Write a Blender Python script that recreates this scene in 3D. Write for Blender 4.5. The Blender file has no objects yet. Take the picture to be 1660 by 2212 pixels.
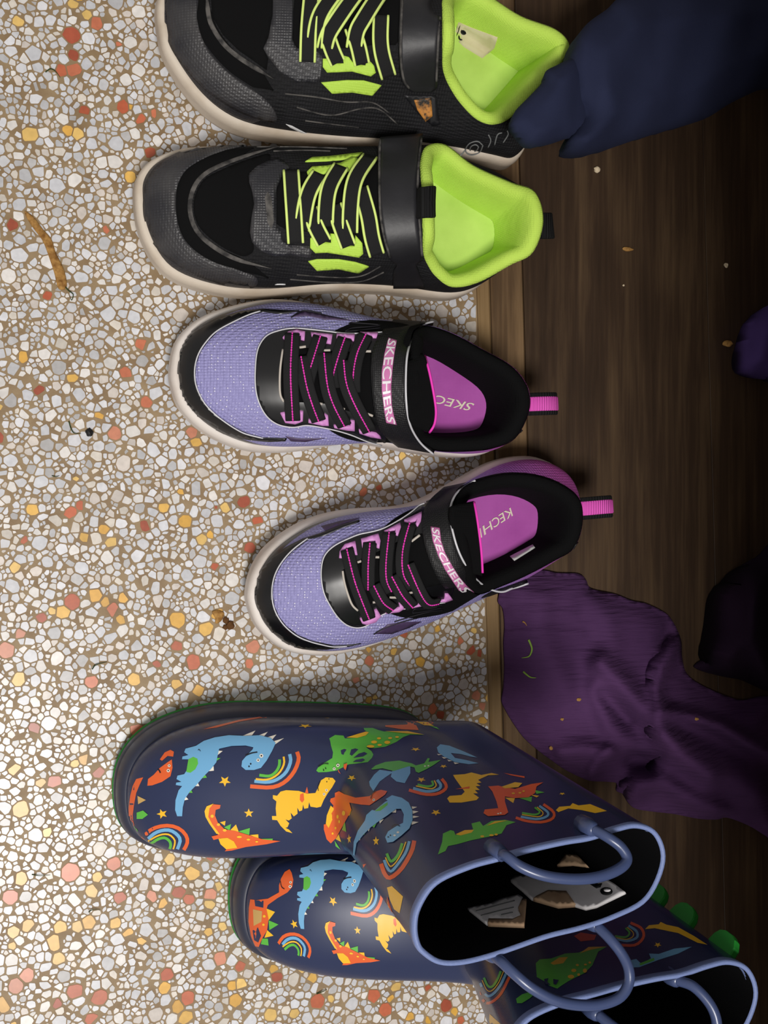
import bpy, bmesh, math, random
import numpy as np
from mathutils import Vector, Matrix
from mathutils.bvhtree import BVHTree
from mathutils.geometry import delaunay_2d_cdt

SC = bpy.context.scene
COL = SC.collection
random.seed(7)

# ------------------------------------------------------------------ camera
FPX, CAM_H, TILT = 2500.0, 0.74, math.radians(18)
cam_d = bpy.data.cameras.new('camera')
cam_d.sensor_fit = 'HORIZONTAL'; cam_d.sensor_width = 36
cam_d.lens = FPX / 1660 * 36
cam_d.clip_start = 0.01
cam = bpy.data.objects.new('camera', cam_d)
cam.location = (0, 0, CAM_H); cam.rotation_euler = (0, -TILT, 0)
COL.objects.link(cam); SC.camera = cam

# ------------------------------------------------------------------ world, lights, exposure
def lin(c):
    return tuple(((v / 255) / 12.92 if v / 255 <= .04045 else ((v / 255 + .055) / 1.055) ** 2.4) for v in c)
def rgba(c): return (*lin(c), 1)
w = bpy.data.worlds.new('room_light'); SC.world = w; w.use_nodes = True
w.node_tree.nodes['Background'].inputs[0].default_value = (1.0, .96, .92, 1)
w.node_tree.nodes['Background'].inputs[1].default_value = 0.40
def area(name, loc, target, size, power, col):
    l = bpy.data.lights.new(name, 'AREA'); l.shape = 'DISK'; l.size = size; l.energy = power; l.color = col
    o = bpy.data.objects.new(name, l); COL.objects.link(o); o.location = loc
    o.rotation_euler = (Vector(target) - Vector(loc)).to_track_quat('-Z', 'Y').to_euler()
    return o
area('ceiling_lamp', (-0.10, -0.66, 1.85), (0.12, -0.08, 0), 0.45, 30, (1.0, .965, .925))
vs = SC.view_settings
vs.view_transform = 'Standard'; vs.look = 'None'; vs.gamma = 1; vs.exposure = 0.0
try: vs.use_curve_mapping = False
except Exception: pass

# ------------------------------------------------------------------ photo survey helpers
CD = Vector((math.sin(TILT), 0, -math.cos(TILT))); CR = Vector((math.cos(TILT), 0, math.sin(TILT))); CU = Vector((0, 1, 0))
CO = Vector((0, 0, CAM_H))
def ray(px, py): return (CD + CR * ((px - 830) / FPX) + CU * ((1106 - py) / FPX)).normalized()
def at(px, py, z=0.0):
    v = ray(px, py); return CO + v * ((z - CAM_H) / v.z)
def proj(p):
    q = Vector(p) - CO; k = q.dot(CD); return 830 + FPX * q.dot(CR) / k, 1106 - FPX * q.dot(CU) / k
ZR = dict(A=(280, 0, 600 / 1660), B=(780, 0, 880 / 1660), C=(340, 630, 500 / 1660), D=(740, 640, 500 / 1660), E=(500, 960, 460 / 1660),
          G=(860, 960, 500 / 1660), I=(230, 1490, 500 / 1660), J=(640, 1490, 500 / 1660), K=(860, 1660, 600 / 1660), M=(480, 1780, 500 / 1660),
          O=(960, 1900, 700 / 1660), P=(1000, 560, 660 / 1660), Q=(1000, 1200, 660 / 1660))
def Z(k, *pts):                       # points surveyed on an enlarged detail -> frame pixels
    x, y, s = ZR[k]
    return [(x + p[0] * s, y + p[1] * s) + tuple(p[2:]) for p in pts]

# ------------------------------------------------------------------ object helpers
def tag(o, label=None, cat=None, group=None, kind=None):
    for k, v in (('label', label), ('category', cat), ('group', group), ('kind', kind)):
        if v: o[k] = v
    return o
def thing(name, loc, label, cat, group=None):
    o = bpy.data.objects.new(name, None); COL.objects.link(o); o.location = loc; o.empty_display_size = .02
    return tag(o, label, cat, group)
def org(parent):
    p = parent
    while p is not None and p.parent is not None: p = p.parent
    return Vector(p.location) if p is not None else Vector((0, 0, 0))
def mesh(name, verts, faces, mat, parent=None, smooth=True, origin=None):
    o0 = org(parent) if parent is not None else Vector(origin or (0, 0, 0))
    me = bpy.data.meshes.new(name)
    me.from_pydata([tuple(Vector(v) - o0) for v in verts], [], faces)
    if smooth: me.polygons.foreach_set('use_smooth', [True] * len(me.polygons))
    if isinstance(mat, (list, tuple)):
        for m in mat: me.materials.append(m)
    else: me.materials.append(mat)
    me.update()
    o = bpy.data.objects.new(name, me); COL.objects.link(o)
    if parent is not None: o.parent = parent
    else: o.location = o0
    return o
def solid(o, t, off=-1.0):
    m = o.modifiers.new('thick', 'SOLIDIFY'); m.thickness = t; m.offset = off; return o
def bvh(verts, faces): return BVHTree.FromPolygons([tuple(v) for v in verts], faces)

# ------------------------------------------------------------------ materials
def mat(name, col, rough=.6, spec=.5, noise=None, bump=None, metal=0, coat=0, sheen=0, trans=0):
    """noise=(scale, colour2, lo, hi); bump=(kind, scale, strength, distance)"""
    m = bpy.data.materials.new(name); m.use_nodes = True
    nt = m.node_tree; b = nt.nodes['Principled BSDF']; N = nt.nodes.new; L = nt.links.new
    b.inputs['Base Color'].default_value = rgba(col); b.inputs['Roughness'].default_value = rough
    b.inputs['Specular IOR Level'].default_value = spec; b.inputs['Metallic'].default_value = metal
    b.inputs['Coat Weight'].default_value = coat; b.inputs['Sheen Weight'].default_value = sheen
    if trans: b.inputs['Subsurface Weight'].default_value = trans; b.inputs['Subsurface Radius'].default_value = (.004, .003, .002)
    tc = N('ShaderNodeTexCoord')
    if noise:
        n = N('ShaderNodeTexNoise'); n.inputs['Scale'].default_value = noise[0]; n.inputs['Detail'].default_value = 6
        L(tc.outputs['Object'], n.inputs['Vector'])
        r = N('ShaderNodeValToRGB'); r.color_ramp.elements[0].position = noise[2]; r.color_ramp.elements[1].position = noise[3]
        r.color_ramp.elements[0].color = rgba(col); r.color_ramp.elements[1].color = rgba(noise[1])
        L(n.outputs['Fac'], r.inputs[0]); L(r.outputs[0], b.inputs['Base Color'])
    if bump:
        kind, s, st, dist = bump
        bp = N('ShaderNodeBump'); bp.inputs['Strength'].default_value = st; bp.inputs['Distance'].default_value = dist
        if kind == 'noise':
            t = N('ShaderNodeTexNoise'); t.inputs['Scale'].default_value = s; t.inputs['Detail'].default_value = 4; out = t.outputs['Fac']
        elif kind == 'cell':
            t = N('ShaderNodeTexVoronoi'); t.inputs['Scale'].default_value = s; t.inputs['Randomness'].default_value = .15; out = t.outputs['Distance']
        else:
            t = N('ShaderNodeTexWave'); t.inputs['Scale'].default_value = s; t.bands_direction = kind; out = t.outputs['Fac']
        L(tc.outputs['Object'], t.inputs['Vector']); L(out, bp.inputs['Height']); L(bp.outputs[0], b.inputs['Normal'])
    return m

# ------------------------------------------------------------------ curve maths
def cat_closed(pts, n):
    P = np.array([tuple(p) for p in pts], float); k = len(P)
    u = np.arange(n) / n * k; i = np.floor(u).astype(int); t = (u - i)[:, None]
    p0, p1, p2, p3 = P[(i - 1) % k], P[i % k], P[(i + 1) % k], P[(i + 2) % k]
    return .5 * (2 * p1 + (p2 - p0) * t + (2 * p0 - 5 * p1 + 4 * p2 - p3) * t ** 2 + (3 * p1 - p0 - 3 * p2 + p3) * t ** 3)
def cat_open(pts, n):
    P = np.array([tuple(p) for p in pts], float); k = len(P)
    if k == 2: P = np.array([P[0], P[0] * .66 + P[1] * .34, P[0] * .34 + P[1] * .66, P[1]]); k = 4
    Q = np.vstack([2 * P[0] - P[1], P, 2 * P[-1] - P[-2]])
    u = np.linspace(0, k - 1 - 1e-9, n); i = np.floor(u).astype(int); t = (u - i)[:, None]
    p0, p1, p2, p3 = Q[i], Q[i + 1], Q[i + 2], Q[i + 3]
    return .5 * (2 * p1 + (p2 - p0) * t + (2 * p0 - 5 * p1 + 4 * p2 - p3) * t ** 2 + (3 * p1 - p0 - 3 * p2 + p3) * t ** 3)
def inset(ring, d):
    """move a closed plan ring (n,3) inwards by d metres"""
    c = ring[:, :2]; t = np.roll(c, -2, 0) - np.roll(c, 2, 0); t /= np.linalg.norm(t, axis=1)[:, None] + 1e-12
    nrm = np.stack([-t[:, 1], t[:, 0]], 1)
    area_ = .5 * np.sum(c[:, 0] * np.roll(c[:, 1], -1) - np.roll(c[:, 0], -1) * c[:, 1])
    if area_ < 0: nrm = -nrm
    out = ring.copy(); out[:, :2] += nrm * (d[:, None] if isinstance(d, np.ndarray) else d); return out
def ring_faces(nr, n, closed=True):
    f = []
    for r in range(nr - 1):
        for i in range(n if closed else n - 1):
            j = (i + 1) % n; f.append((r * n + i, r * n + j, (r + 1) * n + j, (r + 1) * n + i))
    return f
def cap(rings, n, top=True):
    v = rings[-1] if top else rings[0]; return v.mean(0)

def loft(name, rings, m, parent=None, cap0=False, cap1=False, flip=False, origin=None):
    n = len(rings[0]); V = np.vstack(rings); F = ring_faces(len(rings), n)
    V = [tuple(v) for v in V]
    if cap0:
        V.append(tuple(rings[0].mean(0))); c = len(V) - 1
        F += [((i + 1) % n, i, c) for i in range(n)]
    if cap1:
        V.append(tuple(rings[-1].mean(0))); c = len(V) - 1; b = (len(rings) - 1) * n
        F += [(b + i, b + (i + 1) % n, c) for i in range(n)]
    if flip: F = [tuple(reversed(f)) for f in F]
    o = mesh(name, V, F, m, parent, origin=origin); return o, bvh(V, F)

def tube(name, path, rad, m, parent=None, n=10, caps=True, flat=1.0, up=None, origin=None):
    P = np.array([tuple(p) for p in path], float); k = len(P)
    R = np.full(k, rad) if np.isscalar(rad) else np.array(rad, float)
    T = np.gradient(P, axis=0); T /= np.linalg.norm(T, axis=1)[:, None] + 1e-12
    V = []; prev = None
    for i in range(k):
        t = Vector(T[i]); a = Vector(up) if up is not None else (prev or Vector((0, 0, 1)))
        if abs(t.dot(a.normalized())) > .97: a = Vector((1, 0, 0))
        s = t.cross(a).normalized(); q = s.cross(t).normalized(); prev = q
        for j in range(n):
            an = 2 * math.pi * j / n
            V.append(Vector(P[i]) + s * math.cos(an) * R[i] + q * math.sin(an) * R[i] * flat)
    F = [tuple(reversed(f)) for f in ring_faces(k, n)]
    if caps: F += [tuple(range(n)), tuple(reversed(range((k - 1) * n, k * n)))]
    return mesh(name, V, F, m, parent, origin=origin)

# ------------------------------------------------------------------ surface pieces laid on a shape
def cast(tree, px, py):
    h = tree.ray_cast(CO, ray(px, py)); return (h[0], h[1]) if h[0] is not None else (None, None)
def edge_hit(tree, px, py, lim=.014):
    """a ray that just misses: the nearest point of the shape's outline"""
    v = ray(px, py); t = (.045 - CAM_H) / v.z; best = None
    for _ in range(3):
        h = tree.find_nearest(CO + v * t)
        if h[0] is None: return None, None
        t = (h[0] - CO).dot(v); best = h
    return (best[0], best[1]) if (best[0] - (CO + v * t)).length < lim else (None, None)
def poly_fill(pts, sp):
    """triangulate a 2-D polygon with inner points every sp"""
    P = [Vector((p[0], p[1])) for p in pts]; E_ = [(i, (i + 1) % len(P)) for i in range(len(P))]
    xs = [p.x for p in P]; ys = [p.y for p in P]; ins = []
    x = min(xs) + sp * .5; row = 0
    while x < max(xs):
        y = min(ys) + sp * (.5 if row % 2 else .05)
        while y < max(ys):
            # point in polygon, kept off the edge
            c = False; j = len(P) - 1; near = 1e9
            for i in range(len(P)):
                a, b = P[i], P[j]
                if (a.y > y) != (b.y > y) and x < (b.x - a.x) * (y - a.y) / (b.y - a.y) + a.x: c = not c
                ab = b - a; l2 = ab.length_squared; t = 0 if l2 < 1e-12 else max(0, min(1, ((x - a.x) * ab.x + (y - a.y) * ab.y) / l2))
                near = min(near, math.hypot(a.x + ab.x * t - x, a.y + ab.y * t - y)); j = i
            if c and near > sp * .35: ins.append(Vector((x, y)))
            y += sp
        x += sp * .87; row += 1
    v, e, f, *_ = delaunay_2d_cdt(P + ins, E_, [], 1, 1e-5)
    return v, f
def densify(pts, step):
    out = []
    for i in range(len(pts)):
        a, b = pts[i], pts[(i + 1) % len(pts)]; d = math.hypot(b[0] - a[0], b[1] - a[1]); k = max(1, int(d / step))
        out += [(a[0] + (b[0] - a[0]) * q / k, a[1] + (b[1] - a[1]) * q / k) for q in range(k)]
    return out
def decal_geo(tree, pts, off, sp=9, curve=False, thick=None, zmin=None):
    if curve: pts = [tuple(p) for p in cat_closed([p[:2] for p in pts], len(pts) * 5)]
    else: pts = densify(pts, sp)
    v, f = poly_fill(pts, sp)
    W = []; ok = []; HN = []
    for q in v:
        h, nrm = cast(tree, q.x, q.y)
        if h is None: h, nrm = edge_hit(tree, q.x, q.y)
        HN.append((h, nrm))
        if h is None: W.append(Vector((0, 0, 0))); ok.append(False); continue
        if nrm.dot(CO - h) < 0: nrm = -nrm
        W.append(h + nrm * off); ok.append(True)
    f = [tuple(x) for x in f if all(ok[i] for i in x) and (zmin is None or min(W[i].z for i in x) > zmin)]
    if not f: return [], []
    # drop faces that bridge a jump in depth
    g = []
    for x in f:
        e = max((W[x[i]] - W[x[(i + 1) % len(x)]]).length for i in range(len(x)))
        if e < sp * 3e-4 * 5: g.append(x)
    f = g
    # orient to camera
    g = []
    for x in f:
        a, b, c = W[x[0]], W[x[1]], W[x[2]]
        if (b - a).cross(c - a).dot(CO - a) < 0: x = tuple(reversed(x))
        g.append(x)
    f = g
    if thick == 0:
        used = sorted({i for x in f for i in x}); mp = {o_: n_ for n_, o_ in enumerate(used)}
        return [W[i] for i in used], [tuple(mp[i] for i in x) for x in f]
    # skirt
    cnt = {}
    for x in f:
        for i in range(len(x)): cnt[(x[i], x[(i + 1) % len(x)])] = 1
    edge = [e for e in cnt if (e[1], e[0]) not in cnt]
    low = {}
    d = (thick if thick is not None else off + .0006)
    for a, b in edge:
        for q in (a, b):
            if q not in low:
                h, nrm = HN[q]
                if nrm.dot(CO - h) < 0: nrm = -nrm
                low[q] = len(W); W.append(h + nrm * (off - d))
    for a, b in edge: f.append((b, a, low[a], low[b]))
    used = sorted({i for x in f for i in x}); mp = {o_: n_ for n_, o_ in enumerate(used)}
    return [W[i] for i in used], [tuple(mp[i] for i in x) for x in f]
def decal(name, tree, pts, off, m, parent, sp=9, curve=False, thick=None, label=None, zmin=None):
    V, F = decal_geo(tree, pts, off, sp, curve, thick, zmin)
    if not F: print('EMPTY DECAL', name); return None
    o = mesh(name, V, F, m, parent)
    if label: o['label'] = label
    return o
def surf_path(tree, pts, n, off, smooth=2):
    """pts: (px,py[,extra]) -> n world points resting on the shape, lifted by off (scalar or per point list)"""
    Q = cat_open([p[:2] for p in pts], n); offs = np.interp(np.linspace(0, 1, n), np.linspace(0, 1, len(off)), off) if hasattr(off, '__len__') else np.full(n, off)
    P = []; NN = []
    last = None
    for i, q in enumerate(Q):
        h, nrm = cast(tree, *q)
        if h is None:
            h, nrm = (at(q[0], q[1], last[0].z), last[1]) if last else (at(q[0], q[1], .06), Vector((0, 0, 1)))
        if nrm.dot(CO - h) < 0: nrm = -nrm
        last = (h, nrm); P.append(h + nrm * offs[i]); NN.append(nrm)
    P = np.array([tuple(p) for p in P]); NN = np.array([tuple(p) for p in NN])
    for _ in range(smooth):
        P[1:-1] = .25 * P[:-2] + .5 * P[1:-1] + .25 * P[2:]; NN[1:-1] = .25 * NN[:-2] + .5 * NN[1:-1] + .25 * NN[2:]
    return P, NN
def ribbon(name, P, NN, width, thick, m, parent, shift=0.0, lift=0.0, taper=0):
    """flat band along P (n,3) with normals NN"""
    T = np.gradient(P, axis=0); T /= np.linalg.norm(T, axis=1)[:, None] + 1e-12
    S = np.cross(NN, T); S /= np.linalg.norm(S, axis=1)[:, None] + 1e-12; U = np.cross(T, S)
    C = P + S * shift + U * lift
    h = width / 2; e = min(thick * .5, h * .5)
    prof = [(-h, 0), (-h, thick * .6), (-h + e, thick), (h - e, thick), (h, thick * .6), (h, 0)]
    tt = np.linspace(0, 1, len(P)); tw = np.clip(np.minimum(tt, 1 - tt) / taper, .08, 1) if taper else np.ones(len(P))
    rings = [np.array([C[i] + S[i] * a * tw[i] + U[i] * b for a, b in prof]) for i in range(len(P))]
    V = np.vstack(rings); n = len(prof); F = [tuple(reversed(f)) for f in ring_faces(len(P), n)]
    F += [tuple(range(n)), tuple(reversed(range((len(P) - 1) * n, len(P) * n)))]
    return mesh(name, V, F, m, parent)
def text_decal(name, s, tree, base, top, off, m, parent, shear=0.0, bold=0.0, label=None, gap=0):
    """lettering laid on a surface: base / top are frame-pixel paths under and over the line of letters"""
    cu = bpy.data.curves.new('lettering_outline', 'FONT'); cu.body = s; cu.offset = bold; cu.shear = shear; cu.resolution_u = 3; cu.size = 1; cu.space_character = 1 + gap
    to = bpy.data.objects.new('lettering_outline', cu); COL.objects.link(to)
    dg = bpy.context.evaluated_depsgraph_get(); me = to.evaluated_get(dg).to_mesh()
    bm = bmesh.new(); bm.from_mesh(me); to.evaluated_get(dg).to_mesh_clear()
    bmesh.ops.triangulate(bm, faces=bm.faces)
    bmesh.ops.subdivide_edges(bm, edges=[e for e in bm.edges if e.calc_length() > .3], cuts=1); bmesh.ops.triangulate(bm, faces=bm.faces)
    xs = [v.co.x for v in bm.verts]; ys = [v.co.y for v in bm.verts]; x0, x1, y0, y1 = min(xs), max(xs), min(ys), max(ys)
    B = cat_open(base, 60); T_ = cat_open(top, 60)
    V = []; ok = []
    for v in bm.verts:
        t = (v.co.x - x0) / (x1 - x0) * 58.999; i = int(t); f = t - i; w_ = (v.co.y - y0) / (y1 - y0)
        q = (B[i] * (1 - f) + B[i + 1] * f) * (1 - w_) + (T_[i] * (1 - f) + T_[i + 1] * f) * w_
        h, nrm = cast(tree, *q)
        if h is None: V.append(Vector()); ok.append(False); continue
        if nrm.dot(CO - h) < 0: nrm = -nrm
        V.append(h + nrm * off); ok.append(True)
    bm.verts.index_update(); F = []
    for f in bm.faces:
        x = [v.index for v in f.verts]
        if all(ok[i] for i in x):
            a, b, c = (V[i] for i in x)
            if max((a - b).length, (b - c).length, (a - c).length) > .02: continue
            if (b - a).cross(c - a).dot(CO - a) < 0: x.reverse()
            F.append(tuple(x))
    bm.free(); bpy.data.objects.remove(to); bpy.data.curves.remove(cu)
    if not F: print('EMPTY TEXT', s); return None
    o = mesh(name, V, F, m, parent, smooth=False)
    if label: o['label'] = label
    return o
def line(name, tree, pts, rad, m, parent, off=0.0, n=None, label=None, nn=6):
    P, NN = surf_path(tree, pts, n or max(8, len(pts) * 5), off); o = tube(name, P, rad, m, parent, n=nn)
    if label: o['label'] = label
    return o
def strap(name, rows, tree, off, m, parent, nl=34, na=9, thick=.002, smooth=3, zr=None):
    """band given by rows of (left px, right px); rests on the shape, or at height zr[i]=(zl, zr) where given"""
    Lp = cat_open([r[0][:2] for r in rows], nl); Rp = cat_open([r[1][:2] for r in rows], nl); P = np.zeros((nl, na, 3)); have = np.zeros((nl, na), bool)
    k = len(rows)
    for i in range(nl):
        for j in range(na):
            q = Lp[i] * (1 - j / (na - 1)) + Rp[i] * j / (na - 1); u = i / (nl - 1) * (k - 1); a = min(int(u), k - 2); f = u - a
            z = None
            if zr and zr[a] and zr[a + 1]:
                zl = zr[a][0] * (1 - f) + zr[a + 1][0] * f; z_ = zr[a][1] * (1 - f) + zr[a + 1][1] * f; z = zl * (1 - j / (na - 1)) + z_ * j / (na - 1)
            if z is None:
                h, nrm = cast(tree, *q)
                if h is not None: z = h.z + off
            if z is None or z < .03: continue
            P[i, j] = tuple(at(q[0], q[1], z)); have[i, j] = True
    qs = [[Lp[i] * (1 - j / (na - 1)) + Rp[i] * j / (na - 1) for j in range(na)] for i in range(nl)]
    Zv = np.where(have, P[..., 2], np.nan)
    for _ in range(60):                            # carry heights into gaps
        if not np.isnan(Zv).any(): break
        Zn = Zv.copy()
        for i in range(nl):
            for j in range(na):
                if np.isnan(Zv[i, j]):
                    nb = [Zv[a, b] for a, b in ((i - 1, j), (i + 1, j), (i, j - 1), (i, j + 1)) if 0 <= a < nl and 0 <= b < na and not np.isnan(Zv[a, b])]
                    if nb: Zn[i, j] = sum(nb) / len(nb) - .0012
        Zv = Zn
    for _ in range(smooth):
        Zs = Zv.copy(); Zs[1:-1] = .25 * Zv[:-2] + .5 * Zv[1:-1] + .25 * Zv[2:]; Zv = Zs.copy(); Zs[:, 1:-1] = .25 * Zv[:, :-2] + .5 * Zv[:, 1:-1] + .25 * Zv[:, 2:]; Zv = Zs
    V = [at(qs[i][j][0], qs[i][j][1], Zv[i, j]) for i in range(nl) for j in range(na)]
    F = [(i * na + j, i * na + j + 1, (i + 1) * na + j + 1, (i + 1) * na + j) for i in range(nl - 1) for j in range(na - 1)]
    a, b, c = V[F[0][0]], V[F[0][1]], V[F[0][2]]
    if (b - a).cross(c - a).z < 0: F = [tuple(reversed(f)) for f in F]
    o = mesh(name, V, F, m, parent); solid(o, thick)
    return o, bvh(V, F), V
def join_decals(name, tree, polys, off, m, parent, sp=9, curve=False, label=None):
    V = []; F = []
    for p in polys:
        v, f = decal_geo(tree, p, off, sp, curve); b = len(V); V += v; F += [tuple(i + b for i in x) for x in f]
    if not F: print('EMPTY', name); return None
    o = mesh(name, V, F, m, parent)
    if label: o['label'] = label
    return o
# ================================================================== setting: terrazzo floor, wooden threshold and boards
EDGE_A = math.radians(1.84)                      # the boards meet the terrazzo on a slightly turned line
def edge_x(y, d=0.0): return .3124 - math.tan(EDGE_A) * y + d
M_matrix = mat('terrazzo_cement', (152, 130, 98), .55, .4, noise=(60, (128, 104, 74), .35, .7), bump=('noise', 900, .25, .0004))
def chip_material():
    m = bpy.data.materials.new('polished_stone_chip'); m.use_nodes = True; nt = m.node_tree; b = nt.nodes['Principled BSDF']; N = nt.nodes.new; L = nt.links.new
    a = N('ShaderNodeAttribute'); a.attribute_name = 'stone'; tc = N('ShaderNodeTexCoord'); n = N('ShaderNodeTexNoise'); n.inputs['Scale'].default_value = 260; n.inputs['Detail'].default_value = 5
    L(tc.outputs['Object'], n.inputs['Vector'])
    mr = N('ShaderNodeMapRange'); mr.inputs[1].default_value = .3; mr.inputs[2].default_value = .75; mr.inputs[3].default_value = 1.06; mr.inputs[4].default_value = .86
    L(n.outputs['Fac'], mr.inputs[0])
    x = N('ShaderNodeMix'); x.data_type = 'RGBA'; x.blend_type = 'MULTIPLY'; x.inputs[0].default_value = 1
    L(a.outputs['Color'], x.inputs[6]); L(mr.outputs[0], x.inputs[7]); L(x.outputs[2], b.inputs['Base Color'])
    b.inputs['Roughness'].default_value = .32; b.inputs['Specular IOR Level'].default_value = .45
    return m
M_chip = chip_material()
def far_terrazzo():
    """the same chips where they are too far off to pick apart"""
    m = bpy.data.materials.new('terrazzo_beyond'); m.use_nodes = True; nt = m.node_tree; b = nt.nodes['Principled BSDF']; N = nt.nodes.new; L = nt.links.new
    tc = N('ShaderNodeTexCoord'); v = N('ShaderNodeTexVoronoi'); v.inputs['Scale'].default_value = 190; e = N('ShaderNodeTexVoronoi'); e.feature = 'DISTANCE_TO_EDGE'; e.inputs['Scale'].default_value = 190
    L(tc.outputs['Object'], v.inputs['Vector']); L(tc.outputs['Object'], e.inputs['Vector']); sp = N('ShaderNodeSeparateColor'); L(v.outputs['Color'], sp.inputs[0])
    r = N('ShaderNodeValToRGB'); r.color_ramp.interpolation = 'CONSTANT'; el = r.color_ramp.elements; el[0].color = rgba((220, 220, 224)); el[1].position = .95; el[1].color = rgba((190, 102, 70))
    for p, c in ((.3, (226, 222, 217)), (.55, (204, 204, 206)), (.75, (216, 206, 196)), (.90, (224, 176, 88))): q = el.new(p); q.color = rgba(c)
    L(sp.outputs[0], r.inputs[0]); lt = N('ShaderNodeMath'); lt.operation = 'GREATER_THAN'; lt.inputs[1].default_value = .07; L(e.outputs['Distance'], lt.inputs[0])
    x = N('ShaderNodeMix'); x.data_type = 'RGBA'; x.inputs[6].default_value = rgba((142, 118, 86)); L(lt.outputs[0], x.inputs[0]); L(r.outputs[0], x.inputs[7]); L(x.outputs[2], b.inputs['Base Color']); b.inputs['Roughness'].default_value = .35
    return m
M_far = far_terrazzo()
T1 = (0, 0, 400 / 1264); T2 = (0, 700, 600 / 1659); T3 = (0, 1450, 600 / 1660); T4 = (400, 1950, 660 / 1660); T5 = (700, 950, 400 / 1361)
RED = [(T1, [(660,160,45),(490,240,60),(500,380,40),(500,470,50),(420,480,40),(805,300,18),(580,755,35),(840,730,45),(960,810,38),(1050,770,25),(1025,1040,35),(85,1540,40),(725,1570,25),(325,2020,32)]),
 (T2, [(845,120,40),(750,290,35),(235,395,35),(875,465,38),(685,655,42),(1150,650,35),(425,1125,35),(475,1080,25),(865,1205,35),(1460,1060,40),(1540,1175,35),(1495,1335,35),(1285,1450,25),(430,1660,48),(675,1710,38),(250,1755,30),(120,1850,30),(35,1950,50),(1055,1925,35),(1510,1925,45),(1490,2030,28),(1155,2020,50),(545,2135,42),(940,2030,20),(145,1290,18),(1290,1095,12)]),
 (T3, [(815,350,40),(205,340,35),(585,600,38),(325,660,40),(680,1150,45),(420,1205,55),(60,1350,45),(720,1355,40),(910,1350,35),(1070,1320,38),(1130,1360,38),(1260,1335,38),(165,1815,42),(95,1885,45),(445,1910,48),(595,1950,48),(540,2080,38),(1320,1715,45),(1435,1765,32),(1120,1955,45),(1000,1810,40),(1250,1110,20),(340,1985,30)]),
 (T4, [(500,400,35),(810,330,35),(840,370,35),(720,535,45),(1025,505,38),(1090,580,40),(1420,560,38),(1290,340,30),(1320,460,20),(1500,640,22)]),
 (T5, [(290,385,30),(405,350,25),(335,1625,40),(590,1420,32),(235,1765,25),(800,1980,40),(855,2020,35),(1120,1880,38),(1165,1955,30),(1080,1550,40),(1140,1570,30),(1005,1480,25)])]
YEL = [(T1, [(495,30,32),(595,100,32),(125,145,40),(205,920,55),(470,890,35),(530,910,40),(885,730,25),(890,1210,42)]),
 (T2, [(135,195,32),(430,320,32),(590,550,22),(1175,705,32),(455,925,15),(195,1110,35),(980,1095,35),(1080,1000,18),(1350,1095,35),(1105,1175,45),(1205,1285,35),(1255,1260,22),(620,1225,30),(505,1270,25),(660,1305,32),(90,1455,32),(570,1620,42),(630,1655,28),(740,1635,32),(380,1720,40),(310,1715,22),(720,1770,28),(1060,1765,50),(1230,1820,45),(1300,1735,35),(110,2125,40),(800,2120,38),(1055,2150,32),(1185,2190,35)]),
 (T3, [(505,525,35),(450,550,25),(85,585,35),(240,665,28),(125,825,50),(280,965,28),(125,1240,40),(580,1230,30),(550,1310,40),(1150,1205,45),(1305,1285,28),(975,1390,28),(1255,1395,35),(360,1530,40),(465,1525,35),(530,1500,42),(165,1520,40),(80,1555,35),(330,1620,45),(355,1715,35),(690,1505,35),(765,1560,30),(845,1610,25),(1245,1560,25),(1330,1525,28),(75,1640,25),(20,1990,50),(985,1895,38),(1060,2000,38),(1390,1880,30),(1440,1870,35),(1405,1965,40),(1110,2070,42),(1015,1120,35)]),
 (T4, [(485,360,25),(635,355,28),(690,410,28),(1000,350,30),(1150,455,28),(1115,520,20),(465,610,40),(595,600,28),(795,520,20),(1225,620,28),(1320,640,22),(1465,590,25)]),
 (T5, [(575,120,30),(515,1555,28),(705,1630,40),(835,1390,28),(330,1540,22),(330,1910,25),(375,1890,18),(1215,1900,25),(1165,2060,35),(1215,2190,20),(900,1610,20),(1100,1400,25)])]

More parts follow.
